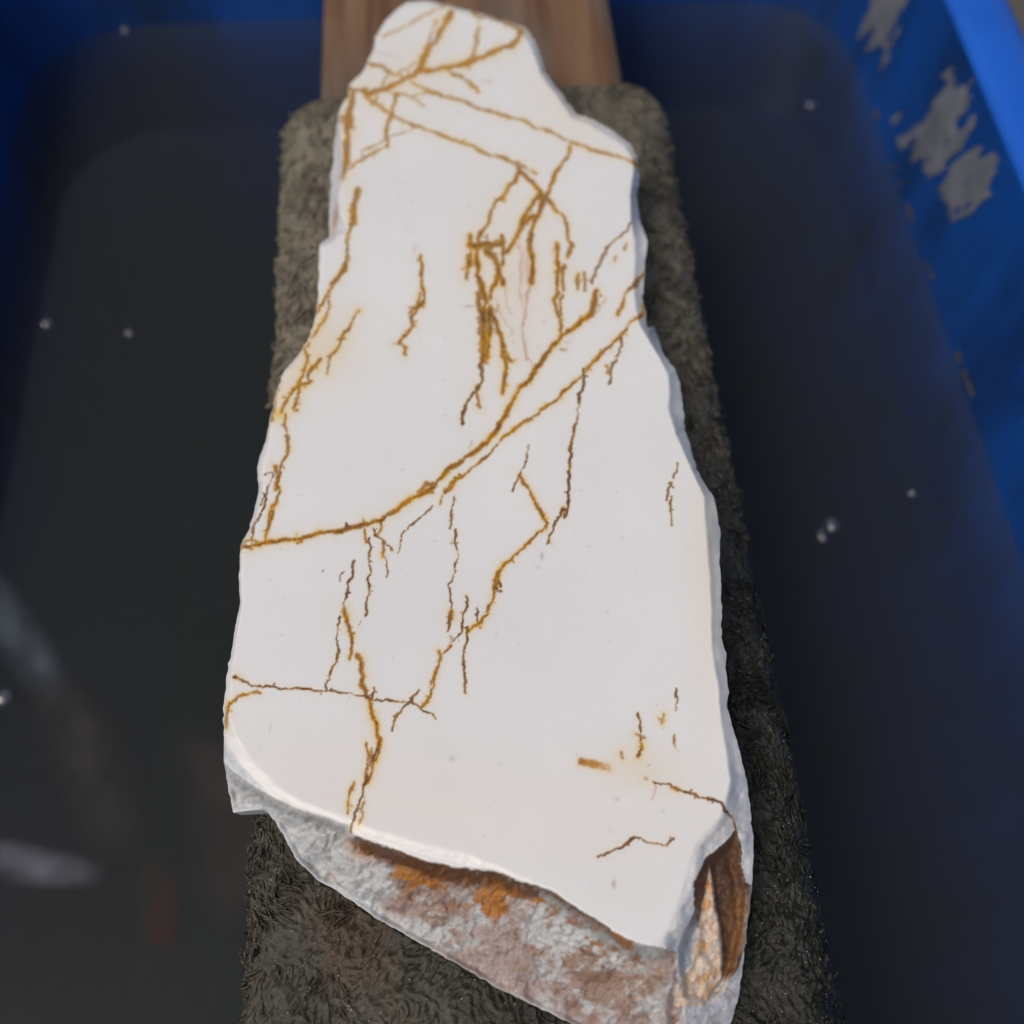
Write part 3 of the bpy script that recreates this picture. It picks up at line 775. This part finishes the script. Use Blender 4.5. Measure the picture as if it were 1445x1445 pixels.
 ('G', [(850,0),(820,90),(790,180),(768,260),(740,330),(715,420),(700,480)], 3.2, .95, 3.5, 'd'), ('G', [(810,40),(800,110)], 4, .8, 5, 'o'),
 ('G', [(722,212),(695,280),(690,372)], 3, .9, 4, 'o'), ('G', [(772,310),(755,355),(765,385),(745,430)], 3, .8, 5, 'o'),
 ('E', [(770,155),(783,235)], 3, .9, 4, 'o'), ('E', [(797,215),(800,300),(806,370),(790,420),(800,500),(785,560),(780,610)], 2.8, .9, 3, 'd'), ('E', [(757,635),(747,658)], 2, .6, 1, 'd'),
 ('E', [(855,135),(860,160),(835,195)], 3.4, .9, 4, 'o'), ('E', [(820,165),(830,200),(880,240),(912,272)], 3.4, .9, 4, 'd'), ('E', [(870,235),(870,310)], 4, .9, 4, 'o'), ('E', [(880,310),(888,340),(885,415)], 2.4, .85, 2, 'd'),
 ('E', [(1052,990),(1000,1052),(945,1110),(915,1195)], 3.6, .92, 3.5, 'd'),
 ('E', [(298,1160),(290,1210)], 2, .45, 2, 'p'),
 ('C', [(1060,40),(1070,110),(1068,200),(1080,260),(1055,290)], 3.6, .92, 3, 'o'), ('C', [(1080,270),(1040,310),(1010,350),(1020,400),(990,440),(950,488)], 3.8, .92, 4, 'o'),
 ('C', [(1060,235),(1045,290),(1010,330)], 4, .8, 5, 'o'), ('C', [(925,488),(960,485),(985,510),(975,538)], 3, .85, 5, 'o'), ('A', [(1032,1258),(1020,1305)], 2.6, .6, 2, 'p'),
 ('C', [(747,322),(710,380),(672,430),(652,475),(612,540)], 3.2, .9, 5, 'o'), ('C', [(640,465),(672,462)], 3.6, .8, 5, 'o'), ('C', [(600,550),(592,600),(585,640)], 2.4, .8, 4, 'o'),
 ('C', [(490,485),(465,515),(485,560),(470,620),(440,690),(410,730),(370,790),(350,840)], 3, .95, 5, 'o'),
 ('C', [(550,565),(508,610),(485,660)], 3.8, .92, 6, 'o'), ('C', [(505,680),(470,692),(440,705),(436,760),(412,815),(432,828)], 3.2, .92, 5, 'o'), ('C', [(410,710),(400,745),(390,740)], 2.6, .8, 3, 'o'),
 ('C', [(370,850),(375,920),(385,1000),(375,1060),(345,1120),(335,1180),(342,1240),(315,1310),(290,1400),(277,1450)], 3.8, .95, 4, 'o'), ('C', [(378,960),(382,1050)], 5.5, .85, 4, 'o'), ('C', [(320,1115),(330,1150),(325,1230)], 5.5, .85, 5, 'o'), ('C', [(355,900),(362,905)], 3, .6, 3, 'o'),
 ('E', [(310,40),(280,170),(275,235)], 3, .92, 4, 'o'),
 ('C', [(265,1158),(305,1145)], 2.4, .85, 2, 'd'), ('C', [(310,1155),(290,1200),(262,1270),(245,1310)], 2.2, .85, 2, 'd'), ('C', [(262,1250),(270,1310),(235,1380),(200,1450)], 2.4, .9, 2, 'd'), ('E', [(262,30),(260,65),(215,140),(200,222)], 2.4, .9, 2, 'd'),
 ('C', [(330,720),(315,790),(300,880)], 4.5, .8, 5, 'o'),
 ('D', [(80,140),(110,200),(130,270),(122,330)], 7, .95, 4, 'o'), ('D', [(95,240),(100,320),(112,400),(105,480)], 9, .9, 5, 'o'), ('D', [(140,310),(150,400),(142,490),(130,560)], 7, .95, 5, 'o'), ('D', [(120,330),(125,470),(115,570)], 11, .9, 4, 'o'),
 ('D', [(110,560),(100,610),(110,650),(90,710),(45,770),(20,820),(10,892)], 4.5, .92, 4, 'd'), ('D', [(85,700),(85,760),(98,810)], 4, .85, 6, 'o'),
 ('D', [(180,30),(190,120),(172,190),(150,260)], 5.5, .92, 4, 'o'), ('D', [(150,300),(180,380),(208,450),(215,530),(232,590),(228,640),(215,740)], 5.5, .92, 5, 'o'), ('D', [(205,470),(235,540),(262,580)], 5, .85, 5, 'o'), ('D', [(190,290),(170,350),(160,400)], 3, .6, 4, 'o'),
 ('D', [(80,30),(92,90),(85,140),(110,185)], 4.5, .92, 5, 'o'), ('D', [(40,40),(35,110)], 5, .85, 6, 'o'), ('D', [(130,30),(165,40),(185,90)], 7, .85, 5, 'o'),
 ('D', [(365,0),(360,100),(350,200),(335,290)], 4, .8, 6, 'p'), ('D', [(330,300),(320,380),(318,450),(330,510),(335,570)], 3.4, .8, 5, 'p'), ('D', [(330,540),(360,580),(382,625)], 2.4, .7, 3, 'p'),
 ('D', [(320,0),(303,120),(300,220),(318,300)], 3.5, .55, 7, 'p'), ('D', [(205,120),(230,220),(235,300),(260,340)], 2.2, .45, 5, 'p'), ('D', [(180,250),(205,350),(250,400),(262,440)], 2.2, .45, 4, 'p'), ('D', [(265,130),(245,170)], 2, .35, 3, 'p'), ('D', [(270,480),(270,490)], 2, .4, 3, 'p'), ('D', [(425,372),(426,376)], 3, .4, 3, 'p'),
 ('D', [(490,0),(498,90),(490,180),(500,230)], 4.2, .92, 4, 'o'), ('D', [(525,95),(520,160),(525,215)], 5, .92, 5, 'o'), ('D', [(500,100),(530,110)], 5, .9, 4, 'o'), ('D', [(500,225),(475,260),(490,320),(512,365),(510,435)], 4, .9, 4, 'o'), ('D', [(520,240),(510,320),(515,370)], 3.4, .85, 3, 'o'),
 ('D', [(600,135),(598,210)], 4, .8, 5, 'o'), ('D', [(630,120),(632,215)], 3.4, .8, 4, 'o'), ('D', [(590,170),(640,170)], 3, .6, 5, 'o'), ('D', [(555,0),(545,40)], 5, .8, 4, 'o'),
 ('D', [(742,255),(715,290),(700,328)], 2.4, .55, 3, 'p'), ('D', [(612,350),(625,355)], 3, .5, 5, 'o'), ('D', [(510,515),(540,518)], 3, .5, 4, 'o'),
 ('D', [(1105,1098),(1085,1170)], 2.4, .9, 1.5, 'd'), ('D', [(1072,1195),(1058,1225),(1050,1285)], 3, .9, 2.5, 'd'), ('D', [(1075,1270),(1068,1340),(1078,1412)], 3, .9, 2.5, 'd'),
 ('F', [(1098,978),(1106,1040),(1098,1090)], 3, .9, 1.5, 'd'), ('F', [(1090,1218),(1095,1285)], 3, .88, 2.5, 'd'),
 ('F', [(905,1105),(913,1170),(920,1240)], 3.6, .95, 3, 'd'), ('F', [(918,1220),(922,1265),(903,1325)], 4, .9, 6, 'o'), ('F', [(895,1212),(935,1225)], 3.2, .8, 5, 'o'),
 ('F', [(820,1308),(825,1335)], 3.4, .65, 6, 'o'), ('F', [(1035,1112),(1025,1160)], 2.6, .75, 5, 'o'), ('F', [(1010,1130),(1018,1145)], 2.2, .6, 5, 'o'), ('F', [(1032,1187),(1036,1189)], 1.8, .5, 2, 'd'),
 ('H', [(980,210),(1040,222),(1100,245),(1180,270),(1260,298),(1330,316),(1370,380),(1402,452)], 3.2, .95, 2.5, 'd'), ('H', [(1075,238),(1110,252)], 4, .8, 5, 'o'),
 ('H', [(992,225),(990,268),(968,298)], 2.2, .6, 2, 'p'), ('H', [(700,592),(760,570),(830,540),(885,492)], 3.4, .95, 4, 'd'), ('H', [(885,490),(950,520),(1030,535),(1085,500)], 3.2, .92, 2.5, 'd'), ('H', [(955,125),(962,127)], 3, .8, 2, 'd'), ('H', [(940,190),(948,198)], 3, .5, 5, 'o'), ('H', [(785,738),(786,750)], 3, .6, 3, 'p'),
 ('A', [(930,780),(940,900),(950,1000),(975,1100),(1010,1200)], 1.6, .08, 3, 'p'),
]
def jagged(pts, amp, r):
    p = np.array(pts, float)
    for _ in range(3):
        q = [p[0]]
        for i in range(len(p) - 1):
            a, b = p[i], p[i + 1]; L = np.hypot(*(b - a))
            m = (a + b) / 2
            if L > 4:
                m = m + np.array([-(b - a)[1], (b - a)[0]]) / L * r.uniform(-1, 1) * min(amp, L * 0.16)
            q += [m, b]
        p = np.array(q); amp *= 0.6
    return p
vr = np.random.default_rng(77)
core = np.zeros(GU.shape); halo = np.zeros(GU.shape); dark = np.zeros(GU.shape); pink = np.zeros(GU.shape)
owner = np.full(GU.shape, -1, int); ownv = np.full(GU.shape, 0.0)
rag = 2.0 * fbm(gu / 3.2, gv / 3.6, 601, 3, 0.75) + 0.9 * fbm(gu / 11, gv / 11, 606, 2)
patch = vnoise(gu / 14, gv / 14, 611)
for vi, (zn, pts, wd, st, hl, tone) in enumerate(V_):
    p = jagged(px(zn, pts), 2.4 if tone == 'd' else 2.0, vr)
    if tone == 'o': wd *= 1.25 if zn in 'AB' else 1.15
    segs = [(a, b, 0.0) for a, b in zip(p[:-1], p[1:])]
    if tone != 'p' and wd > 2.5 and st > 0.7:      # fine dendritic spurs
        for a, b in zip(p[:-1], p[1:]):
            L_ = np.hypot(*(b - a))
            if L_ > 0.3 and vr.uniform() < L_ / (60 if wd > 5.3 else 24):
                ang = math.atan2(b[1] - a[1], b[0] - a[0]) + vr.choice([-1, 1]) * vr.uniform(0.5, 1.4)
                ln = wd * 0.5 + vr.uniform(1.0, 4.5)
                e = a + ln * np.array([math.cos(ang), math.sin(ang)])
                segs.append((a, e, max(wd * 0.5 - vr.uniform(0.6, 1.1), 0)))
    mg = 5 * hl + wd + 12
    i0 = max(int((p[:, 1].min() - mg + 8) / STEP), 0); i1 = max(int((p[:, 1].max() + mg + 8) / STEP), 1)
    j0 = max(int((p[:, 0].min() - mg - 306) / STEP), 0); j1 = max(int((p[:, 0].max() + mg - 306) / STEP), 1)
    w_ = (slice(i0, i1), slice(j0, j1))
    u_, v_ = gu[w_], gv[w_]
    best = np.full(u_.shape, 1e9)
    wv = np.full(u_.shape, 1.0)
    for a, b, thin in segs:
        ex, ey = b - a
        x0, x1 = sorted((a[0], b[0])); y0, y1 = sorted((a[1], b[1]))
        jj0 = max(int((x0 - mg - 306) / STEP) - j0, 0); jj1 = max(int((x1 + mg - 306) / STEP) + 1 - j0, 0)
        ii0 = max(int((y0 - mg + 8) / STEP) - i0, 0); ii1 = max(int((y1 + mg + 8) / STEP) + 1 - i0, 0)
        q = (slice(ii0, ii1), slice(jj0, jj1))
        t = np.clip(((u_[q] - a[0]) * ex + (v_[q] - a[1]) * ey) / (ex * ex + ey * ey + 1e-9), 0, 1)
        d = np.hypot(u_[q] - a[0] - t * ex, v_[q] - a[1] - t * ey)
        best[q] = np.minimum(best[q], d + thin)
    wl = wd * 0.5 * (0.5 + 0.95 * vnoise(u_ / 12 + vi * 3.1, v_ / 12, 620))
    dd = best + rag[w_] * min(1.0, 0.35 + wd / 8)
    cr = np.clip((wl + 0.9 - dd) / 1.8, 0, 1) * st
    hh = np.exp(-np.maximum(best + 0.4 * rag[w_] - wl * 0.6, 0) / max(1.3 * hl, 0.5)) * st
    m = cr > ownv[w_]
    owner[w_] = np.where(m & (cr > 0.34), vi, owner[w_]); ownv[w_] = np.maximum(ownv[w_], cr)
    core[w_] = np.maximum(core[w_], cr)
    if tone != 'p': halo[w_] = np.maximum(halo[w_], hh * (1.0 if tone == 'o' else 0.6))
    inner_ = np.clip((wl * (0.27 if tone == 'o' else 0.9) + 0.7 - np.maximum(dd, 0)) / 1.5, 0, 1) * st * (1 if tone == 'd' else sstep(60, 420, v_) * 0.6 + 0.4)
    dark[w_] = np.maximum(dark[w_], inner_ * (1.0 if tone == 'd' else 0.8) * (0 if tone == 'p' else 1))
    if tone == 'p': pink[w_] = np.maximum(pink[w_], np.maximum(cr, 0.35 * hh))
# soft ochre bar
q = px('F', [(600, 1352), (760, 1388)])
bx, by = gu - (q[0][0] + q[1][0]) / 2, gv - (q[0][1] + q[1][1]) / 2
an = math.atan2(q[1][1] - q[0][1], q[1][0] - q[0][0])
tx, ty = bx * math.cos(an) + by * math.sin(an), -bx * math.sin(an) + by * math.cos(an)
bn = 2.2 * fbm(gu / 5, gv / 5, 655, 3)
bar = sstep(-25, -19, tx + bn) * sstep(30, 4, tx + 3 * bn) * sstep(7.5, 2.5, np.abs(ty + 0.8 + 0.02 * tx) + bn)
barhalo = np.exp(-(np.maximum(np.abs(tx) - 20, 0) / 8) ** 2 - (np.maximum(np.abs(ty) - 3, 0) / 6) ** 2)
focus = sstep(60, 420, gv)                      # far veins are broader and paler
blend((0.74, 0.56, 0.20), 0.62 * halo ** 1.1 * (0.35 + 0.9 * patch)); blend((0.66, 0.37, 0.012), 0.85 * halo ** 3 * (0.35 + patch))
blend((0.73, 0.50, 0.12), 0.45 * barhalo)
blend((0.62, 0.36, 0.27), 0.55 * pink)
och = np.stack([0.44 + 0 * gu, 0.195 + 0 * gu, 0.004 + 0 * gu], -1) * (0.85 + 0.35 * (patch[..., None] - 0.5))
co = np.clip(core * np.where(pink > core * 0.9, 0.5, 1), 0, 1)[..., None]
base = base * (1 - 0.92 * co) + och * 0.92 * co
blend((0.44, 0.19, 0.012), 0.92 * bar); blend((0.25, 0.10, 0.02), 0.7 * bar * sstep(-8, -22, tx))
dk = np.clip(dark * (0.55 + 0.8 * vnoise(gu / 10, gv / 10, 640)), 0, 1)
blend((0.095, 0.030, 0.008), 0.88 * dk)
owner = np.where(bar > 0.4, len(V_), owner)

# ---- broken sides
wn1 = fbm(gu / 26, gv / 20, 701, 5, 0.6); wn2 = fbm(gu / 60, gv / 40, 711, 4); wn3 = fbm(gu / 9, gv / 9, 721, 4, 0.6)
frontw = np.where(in0 | ~inK, 0, 1.0) * sstep(0, np.where(gu < 500, 9, 2.5), dK + 2.5 * wn3) * (gu + 22 * wn1 + 10 * wn2 < 966)
bevel_left = np.where(in0, 0, 1.0) * (gv > 1030) * (gu < 520)
blend((0.60, 0.62, 0.60), bevel_left * sstep(14, 24, d0 + 5 * wn1))
rockc = np.zeros(GU.shape + (3,)) + np.array([0.46, 0.475, 0.46])
def rb(col, m):
    global rockc
    m = np.clip(m, 0, 1)[..., None]; rockc = rockc * (1 - m) + np.asarray(col) * m
rb((0.27, 0.27, 0.26), 0.7 * sstep(0.0, 0.45, wn3 + 0.8 * wn1 + 0.35 * (dK < 22) - 0.15)); rb((0.36, 0.36, 0.34), 0.5 * sstep(0.05, 0.5, wn1)); 
mauve = sstep(520, 570, gu + 20 * wn1)
rb((0.31, 0.228, 0.200), 0.9 * mauve * sstep(-0.35, 0.25, wn2 + 0.5 * wn1))
rb((0.43, 0.425, 0.41), 0.6 * sstep(0.02, 0.5, wn3 * 0.75 + wn1 * 0.55) * mauve)
rb((0.23, 0.12, 0.065), 0.75 * sstep(-0.05, 0.45, wn1 * 0.8 + 0.35 * wn3 + 0.7 * blob(570, 1235, 60, 28, 25) + 0.9 * blob(860, 1395, 55, 34, 25) + 0.5 * blob(620, 1300, 30, 40) - 0.10) * mauve)
rb((0.42, 0.225, 0.12), 0.8 * np.clip(blob(510, 1195, 24, 16, 40) * 1.3, 0, 1)); 
rb((0.38, 0.15, 0.02), 0.95 * sstep(0.35, 0.65, blob(693, 1275, 32, 24, 60) + blob(575, 1232, 26, 14, 30) + 0.8 * blob(610, 1243, 18, 12) + 0.8 * blob(735, 1262, 40, 10, 20) + 0.45 * wn1 + 0.4 * wn3))
rb((0.30, 0.125, 0.028), 0.8 * sstep(0.0, 0.4, wn1 * 0.7 + wn3 * 0.6 + 0.5 * blob(650, 1255, 110, 34, 18) - 0.22) * mauve * sstep(75, 20, dK))
rustband = sstep(24, 10, dK + 10 * wn1 + np.where(gu > 760, 8, 0) - 8 * blob(640, 1235, 90, 40) + 6 * wn3) * sstep(492, 505, gu) * sstep(912, 880, gu)
rb((0.115, 0.042, 0.010), 0.95 * rustband * (1 - 0.5 * sstep(0.1, 0.4, wn3)))
rb((0.28, 0.125, 0.045), 0.9 * sstep(0.4, 0.7, blob(880, 1330, 26, 9, 40) + 0.3 * wn1))
lip = sstep(26, 10, dS + 7 * wn1) * (gu < 800)
rb((0.56, 0.58, 0.575), 0.6 * lip * sstep(-0.3, 0.2, wn1) * sstep(680, 560, gu)); rb((0.52, 0.44, 0.36), 0.5 * lip * sstep(560, 640, gu) * sstep(0, 0.4, wn3))
crack = sstep(0.055, 0.0, np.abs(fbm(gu / 46, gv / 70, 741, 3))) * sstep(-0.1, 0.3, wn2)
rb((0.27, 0.15, 0.09), 0.55 * crack)
fw = frontw[..., None]
base = base * (1 - fw) + rockc * fw
# right side below the sawn edge: white crust, brown spall, pale orange rib
sidew = np.where(in0, 0, 1.0) * (gu >= 940) * (gv > 1085)
gnd = sidew * (1 - frontw) * sstep(4, 16, d0 + 3 * wn3) * (1 - np.where(inP, 1, 0)) * sstep(1290, 1340, gv + 0.2 * (gu - 1000))
blend((0.50, 0.50, 0.52), 0.9 * gnd); blend((0.36, 0.34, 0.31), 0.6 * gnd * sstep(0, 0.4, wn1))
pm = np.where(inP & ~in0, 1.0, 0)
blend((0.105, 0.043, 0.014), pm * 0.97); blend((0.22, 0.105, 0.038), pm * 0.75 * sstep(-0.05, 0.35, wn1 + 0.004 * (gv - 1280)))
blend((0.07, 0.028, 0.016), pm * sstep(16, 3, d0) * (gv < 1290))  # shadow under the sawn edge, painted dark on the pocket's upper left
blend((0.42, 0.44, 0.45), pm * sstep(1290, 1320, gv + 14 * wn1 + 0.4 * (gu - 950)) * (gu < 985 + 6 * wn3))
blend((0.55, 0.52, 0.47), pm * sstep(1370, 1400, gv + 14 * wn1) * (gu > 985))
rm_ = np.where(inR, sstep(0, 4, dR), 0)
rcol = 0.66 * np.array([1, 0.76, 0.55])
blend(rcol, rm_); blend((0.62, 0.33, 0.12), 0.75 * rm_ * sstep(0.0, 0.4, wn1 + 0.55 * blob(1001, 1240, 14, 40))); blend((0.55, 0.24, 0.06), 0.7 * rm_ * sstep(1275, 1225, gv))
blend((0.68, 0.62, 0.56), 0.55 * rm_ * sstep(0.1, 0.4, wn3)); blend((0.30, 0.17, 0.09), 0.5 * rm_ * crack)
# grey fracture skin in the upper right notches and the left recess
notch = np.where(in0, 0, 1.0) * ((gu < 495) & (gv > 165) & (gv < 345))
blend((0.56, 0.58, 0.62), 0.6 * notch)
blend((0.42, 0.20, 0.06), 0.8 * blob(473, 310, 4, 22, 8)); blend((0.58, 0.53, 0.44), 0.6 * blob(924, 468, 9, 10)); blend((0.5, 0.46, 0.4), 0.5 * blob(1024, 930, 4, 12))
blend((0.50, 0.51, 0.50), 0.35 * np.where(in0, 0, 1.0) * sstep(6, 1, dS + 3 * wn3) * (gv > 360))
base = np.clip(base, 0.004, 0.9)

tint = np.concatenate([base, np.ones(GU.shape + (1,))], -1)
tintv = sub(tint)
# vertex normals of the whole skin, shared by its pieces
e1 = PS[F[:, 2]] - PS[F[:, 0]]; e2 = PS[F[:, 3]] - PS[F[:, 1]]
fn = np.cross(e1, e2); fn *= np.sign(fn[:, 2:3] + 1e-12) if False else 1
if fn[:, 2].sum() < 0: F = F[:, ::-1]; fn = -fn
vn = np.zeros_like(PS)
for c_ in range(4): np.add.at(vn, F[:, c_], fn)
vn /= np.linalg.norm(vn, axis=1, keepdims=True) + 1e-20

own_v = owner.reshape(-1)[used]
in0_v = in0.reshape(-1)[used]; pm_v = (pm + np.where(inR, 1, 0)).reshape(-1)[used] > 0
rough_v = ((frontw > 0.5) | (gnd > 0.5) | ((bevel_left > 0) & (d0 > 20)) | (notch > 0)).reshape(-1)[used]
f_own = own_v[F[:, 0]]
f_own = np.where((own_v[F] == f_own[:, None]).sum(1) >= 2, f_own, -1)
f_rough = rough_v[F].sum(1) >= 2; f_pk = pm_v[F].sum(1) >= 2
kind = np.where(f_pk, -3, np.where(f_rough, -2, f_own))
stone = tag(empty('stone_slab', (0, 0.16, 0)), 'white stone slab with rust brown veins on its sawn face lying on the wet carpet', 'stone')
def piece(name, mask, mat):
    f_ = F[mask]
    if len(f_) == 0: return None
    u_ = np.unique(f_); m_ = -np.ones(len(PS), int); m_[u_] = np.arange(len(u_))
    return par(mesh_np(name, PS[u_], m_[f_], mat, colors={'tint': tintv[u_]}, normals=vn[u_]), stone)
piece('sawn_face', kind == -1, M_FACE)
o = piece('broken_side', kind == -2, M_ROUGH); o['label'] = 'rough grey and mauve broken front side with rusty band'
o = piece('spalled_pocket', kind == -3, M_ROUGH); o['label'] = 'rust brown hollow with pale orange rib at near right corner'
for vi in range(len(V_) + 1):
    m = kind == vi
    if m.sum() >= 40: piece('iron_vein', m, M_FACE)
    elif m.sum(): kind[m] = -9
m = kind == -9
if m.any(): tag(piece('vein_speck', m, M_FACE), kind='stuff')
# underside: from the outline down to the carpet, drawn in under the slab
ed = np.concatenate([F[:, [i, (i + 1) % 4]] for i in range(4)])
key = np.sort(ed, 1); kk = key[:, 0].astype(np.int64) * len(PS) + key[:, 1]
uq, idx, cnt = np.unique(kk, return_index=True, return_counts=True)
be = ed[idx[cnt == 1]]
be = be[be[:, 0] != be[:, 1]]
bvn = np.unique(be); m_ = -np.ones(len(PS), int); m_[bvn] = np.arange(len(bvn))
top = PS[bvn]; cen = np.array([0.0, 0.15, 0])
dirc = (cen - top); dirc[:, 2] = 0
dirc[:, 1] *= 0.25
dirc /= np.linalg.norm(dirc, axis=1, keepdims=True)
hgt = top[:, 2]
r1 = top + dirc * (hgt * 0.10)[:, None] + 0; r1[:, 2] = hgt * 0.72
r2 = top + dirc * (hgt * 0.50)[:, None]; r2[:, 2] = hgt * 0.25
r3 = top + dirc * (hgt * 0.75 + 0.004)[:, None]; r3[:, 2] = -0.0012
nb = len(bvn)
VV = np.concatenate([top, r1, r2, r3]); e_ = m_[be]
FF = np.concatenate([np.stack([e_[:, 1] + k * nb, e_[:, 0] + k * nb, e_[:, 0] + (k + 1) * nb, e_[:, 1] + (k + 1) * nb], -1) for k in range(3)])
uc = np.tile(np.array([0.60, 0.60, 0.585, 1.0]), (len(VV), 1))
uc[:nb] = tintv[bvn]
uc[:, :3] *= (1 + 0.15 * fbm(VV[:, 1] * 300, VV[:, 2] * 500 + VV[:, 0] * 200, 811, 3))[:, None]
par(mesh_np('underside', VV, FF, M_ROUGH, colors={'tint': uc}), stone)

# ------------------------------------------------------------------ small things on the water
def m_bubble():
    m = bpy.data.materials.new('bubble_film'); m.use_nodes = True
    nt = m.node_tree; nt.nodes.remove(nt.nodes['Principled BSDF']); out = nt.nodes['Material Output']
    tr = nt.nodes.new('ShaderNodeBsdfTransparent'); gl = nt.nodes.new('ShaderNodeBsdfGlossy'); gl.inputs['Roughness'].default_value = 0.05
    df = nt.nodes.new('ShaderNodeBsdfDiffuse'); df.inputs[0].default_value = (0.75, 0.75, 0.78, 1)
    lw = nt.nodes.new('ShaderNodeLayerWeight'); lw.inputs[0].default_value = 0.35
    a = nt.nodes.new('ShaderNodeMixShader'); a.inputs[0].default_value = 0.14
    nt.links.new(gl.outputs[0], a.inputs[1]); nt.links.new(df.outputs[0], a.inputs[2])
    mx = nt.nodes.new('ShaderNodeMixShader')
    mr = nt.nodes.new('ShaderNodeMapRange'); mr.inputs['To Min'].default_value = 0.18; mr.inputs['To Max'].default_value = 0.55
    nt.links.new(lw.outputs['Facing'], mr.inputs[0]); nt.links.new(mr.outputs[0], mx.inputs[0])
    nt.links.new(tr.outputs[0], mx.inputs[1]); nt.links.new(a.outputs[0], mx.inputs[2])
    nt.links.new(mx.outputs[0], out.inputs['Surface'])
    return m
M_BUB = m_bubble()
def dome(r, seed):
    nr, nc = 7, 20
    a = np.linspace(0.02, math.pi / 2, nr)[:, None]; p = np.linspace(0, 2 * math.pi, nc, endpoint=False)[None, :]
    return np.stack([r * np.sin(a) * np.cos(p), r * np.sin(a) * np.sin(p), r * 0.8 * np.cos(a) + 0 * p], -1).reshape(-1, 3), grid_faces(nr, nc, wrap=True)
BUB = [(1144, 148, .0022, 'small pale bubble on dark water between the carpet strip and the muddy right wall'),
       (1308, 317, .0018, 'tiny bubble at the waterline under the grey mud splash on the right wall'),
       (1287, 697, .0020, 'small round bubble on the dark water near the right wall, lone below the mud splash'),
       (1160, 756, .0023, 'bright bubble of the touching pair on dark water right of the stone, the nearer one'),
       (1174, 741, .0028, 'dimmer larger bubble of the touching pair on dark water right of the stone'),
       (58, 14, .0022, 'pale bubble in the far left corner of the tub'),
       (178, 43, .0026, 'brightest bubble by the far wall left of the plank'),
       (183, 471, .0020, 'small bluish bubble on the dark water left of the carpet strip'),
       (3, 985, .0034, 'brightest large bubble at the left edge of the picture below the slate grey painted reflection'),
       (66, 457, .0024, 'faint bubble near the left wall of the tub beside the bluish one')]
for u_, v_, r_, lb in BUB:
    c_ = hit(u_, v_, Z_W + 0.0003)
    V, Fb = dome(r_, 0)
    V = V * np.array([rng.uniform(0.8, 1.25), rng.uniform(0.8, 1.25), rng.uniform(0.6, 1.1)])
    o = mesh_np('bubble', V, Fb, M_BUB); o.location = c_
    tag(o, lb, 'bubble', 'bubbles floating on the water')

def m_painted_reflection(name, col):  # see-through film that carries a reflection as diffuse colour
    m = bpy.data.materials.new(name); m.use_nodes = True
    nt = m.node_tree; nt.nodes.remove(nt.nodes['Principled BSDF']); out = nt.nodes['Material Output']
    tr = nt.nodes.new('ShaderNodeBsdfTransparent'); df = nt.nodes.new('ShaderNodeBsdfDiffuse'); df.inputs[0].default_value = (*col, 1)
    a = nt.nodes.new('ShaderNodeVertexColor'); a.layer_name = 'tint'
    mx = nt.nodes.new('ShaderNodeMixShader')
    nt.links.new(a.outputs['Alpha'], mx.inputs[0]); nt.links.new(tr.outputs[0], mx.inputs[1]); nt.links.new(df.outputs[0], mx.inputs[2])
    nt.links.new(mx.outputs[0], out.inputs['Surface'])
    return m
def painted_reflection(line, width, col, amt, seed, label, k):
    """a reflection painted as a thin film, along a line on the water surface"""
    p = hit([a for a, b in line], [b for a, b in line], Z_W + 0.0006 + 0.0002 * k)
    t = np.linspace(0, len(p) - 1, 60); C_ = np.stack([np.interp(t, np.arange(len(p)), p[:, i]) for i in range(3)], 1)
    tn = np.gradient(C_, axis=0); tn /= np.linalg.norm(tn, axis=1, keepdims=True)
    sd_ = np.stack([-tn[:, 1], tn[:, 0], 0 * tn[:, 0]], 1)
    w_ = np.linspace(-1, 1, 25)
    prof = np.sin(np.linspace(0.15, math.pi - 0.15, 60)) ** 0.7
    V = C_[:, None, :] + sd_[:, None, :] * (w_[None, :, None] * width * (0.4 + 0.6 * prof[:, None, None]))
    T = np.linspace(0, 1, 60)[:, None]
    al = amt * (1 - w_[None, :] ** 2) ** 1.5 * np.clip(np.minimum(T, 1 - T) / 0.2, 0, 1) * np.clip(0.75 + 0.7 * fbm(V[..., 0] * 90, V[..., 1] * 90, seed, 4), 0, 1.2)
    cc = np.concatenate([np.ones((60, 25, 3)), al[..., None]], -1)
    o = mesh_np('reflection_film', V.reshape(-1, 3), grid_faces(60, 25)[:, ::-1], m_painted_reflection('reflection_paint', col), colors={'tint': cc.reshape(-1, 4)})
    tag(o, label, 'painted_reflection', 'reflections painted on the water')
painted_reflection([(-90, 760), (-20, 840), (30, 910), (85, 985)], 0.010, (0.13, 0.16, 0.19), 0.7, 3, 'slate grey diagonal reflection painted on the water at the left edge', 0)
painted_reflection([(-80, 1195), (0, 1212), (60, 1225), (150, 1236)], 0.007, (0.22, 0.23, 0.28), 0.55, 7, 'palest reflected streak painted on the water at the lower left edge', 1)
painted_reflection([(214, 1210), (222, 1270), (232, 1345)], 0.008, (0.10, 0.055, 0.042), 0.42, 11, 'small rust brown reflection painted on the water left of the carpet strip', 2)
painted_reflection([(270, 1020), (310, 1130), (330, 1230), (345, 1320)], 0.014, (0.085, 0.07, 0.064), 0.5, 15, 'broad dull brown painted reflection beside the carpet under the overhanging stone corner', 3)
painted_reflection([(60, 950), (130, 1080), (180, 1220)], 0.013, (0.085, 0.08, 0.075), 0.4, 19, 'faint greyish brown diagonal painted reflection running towards the rust brown one', 4)
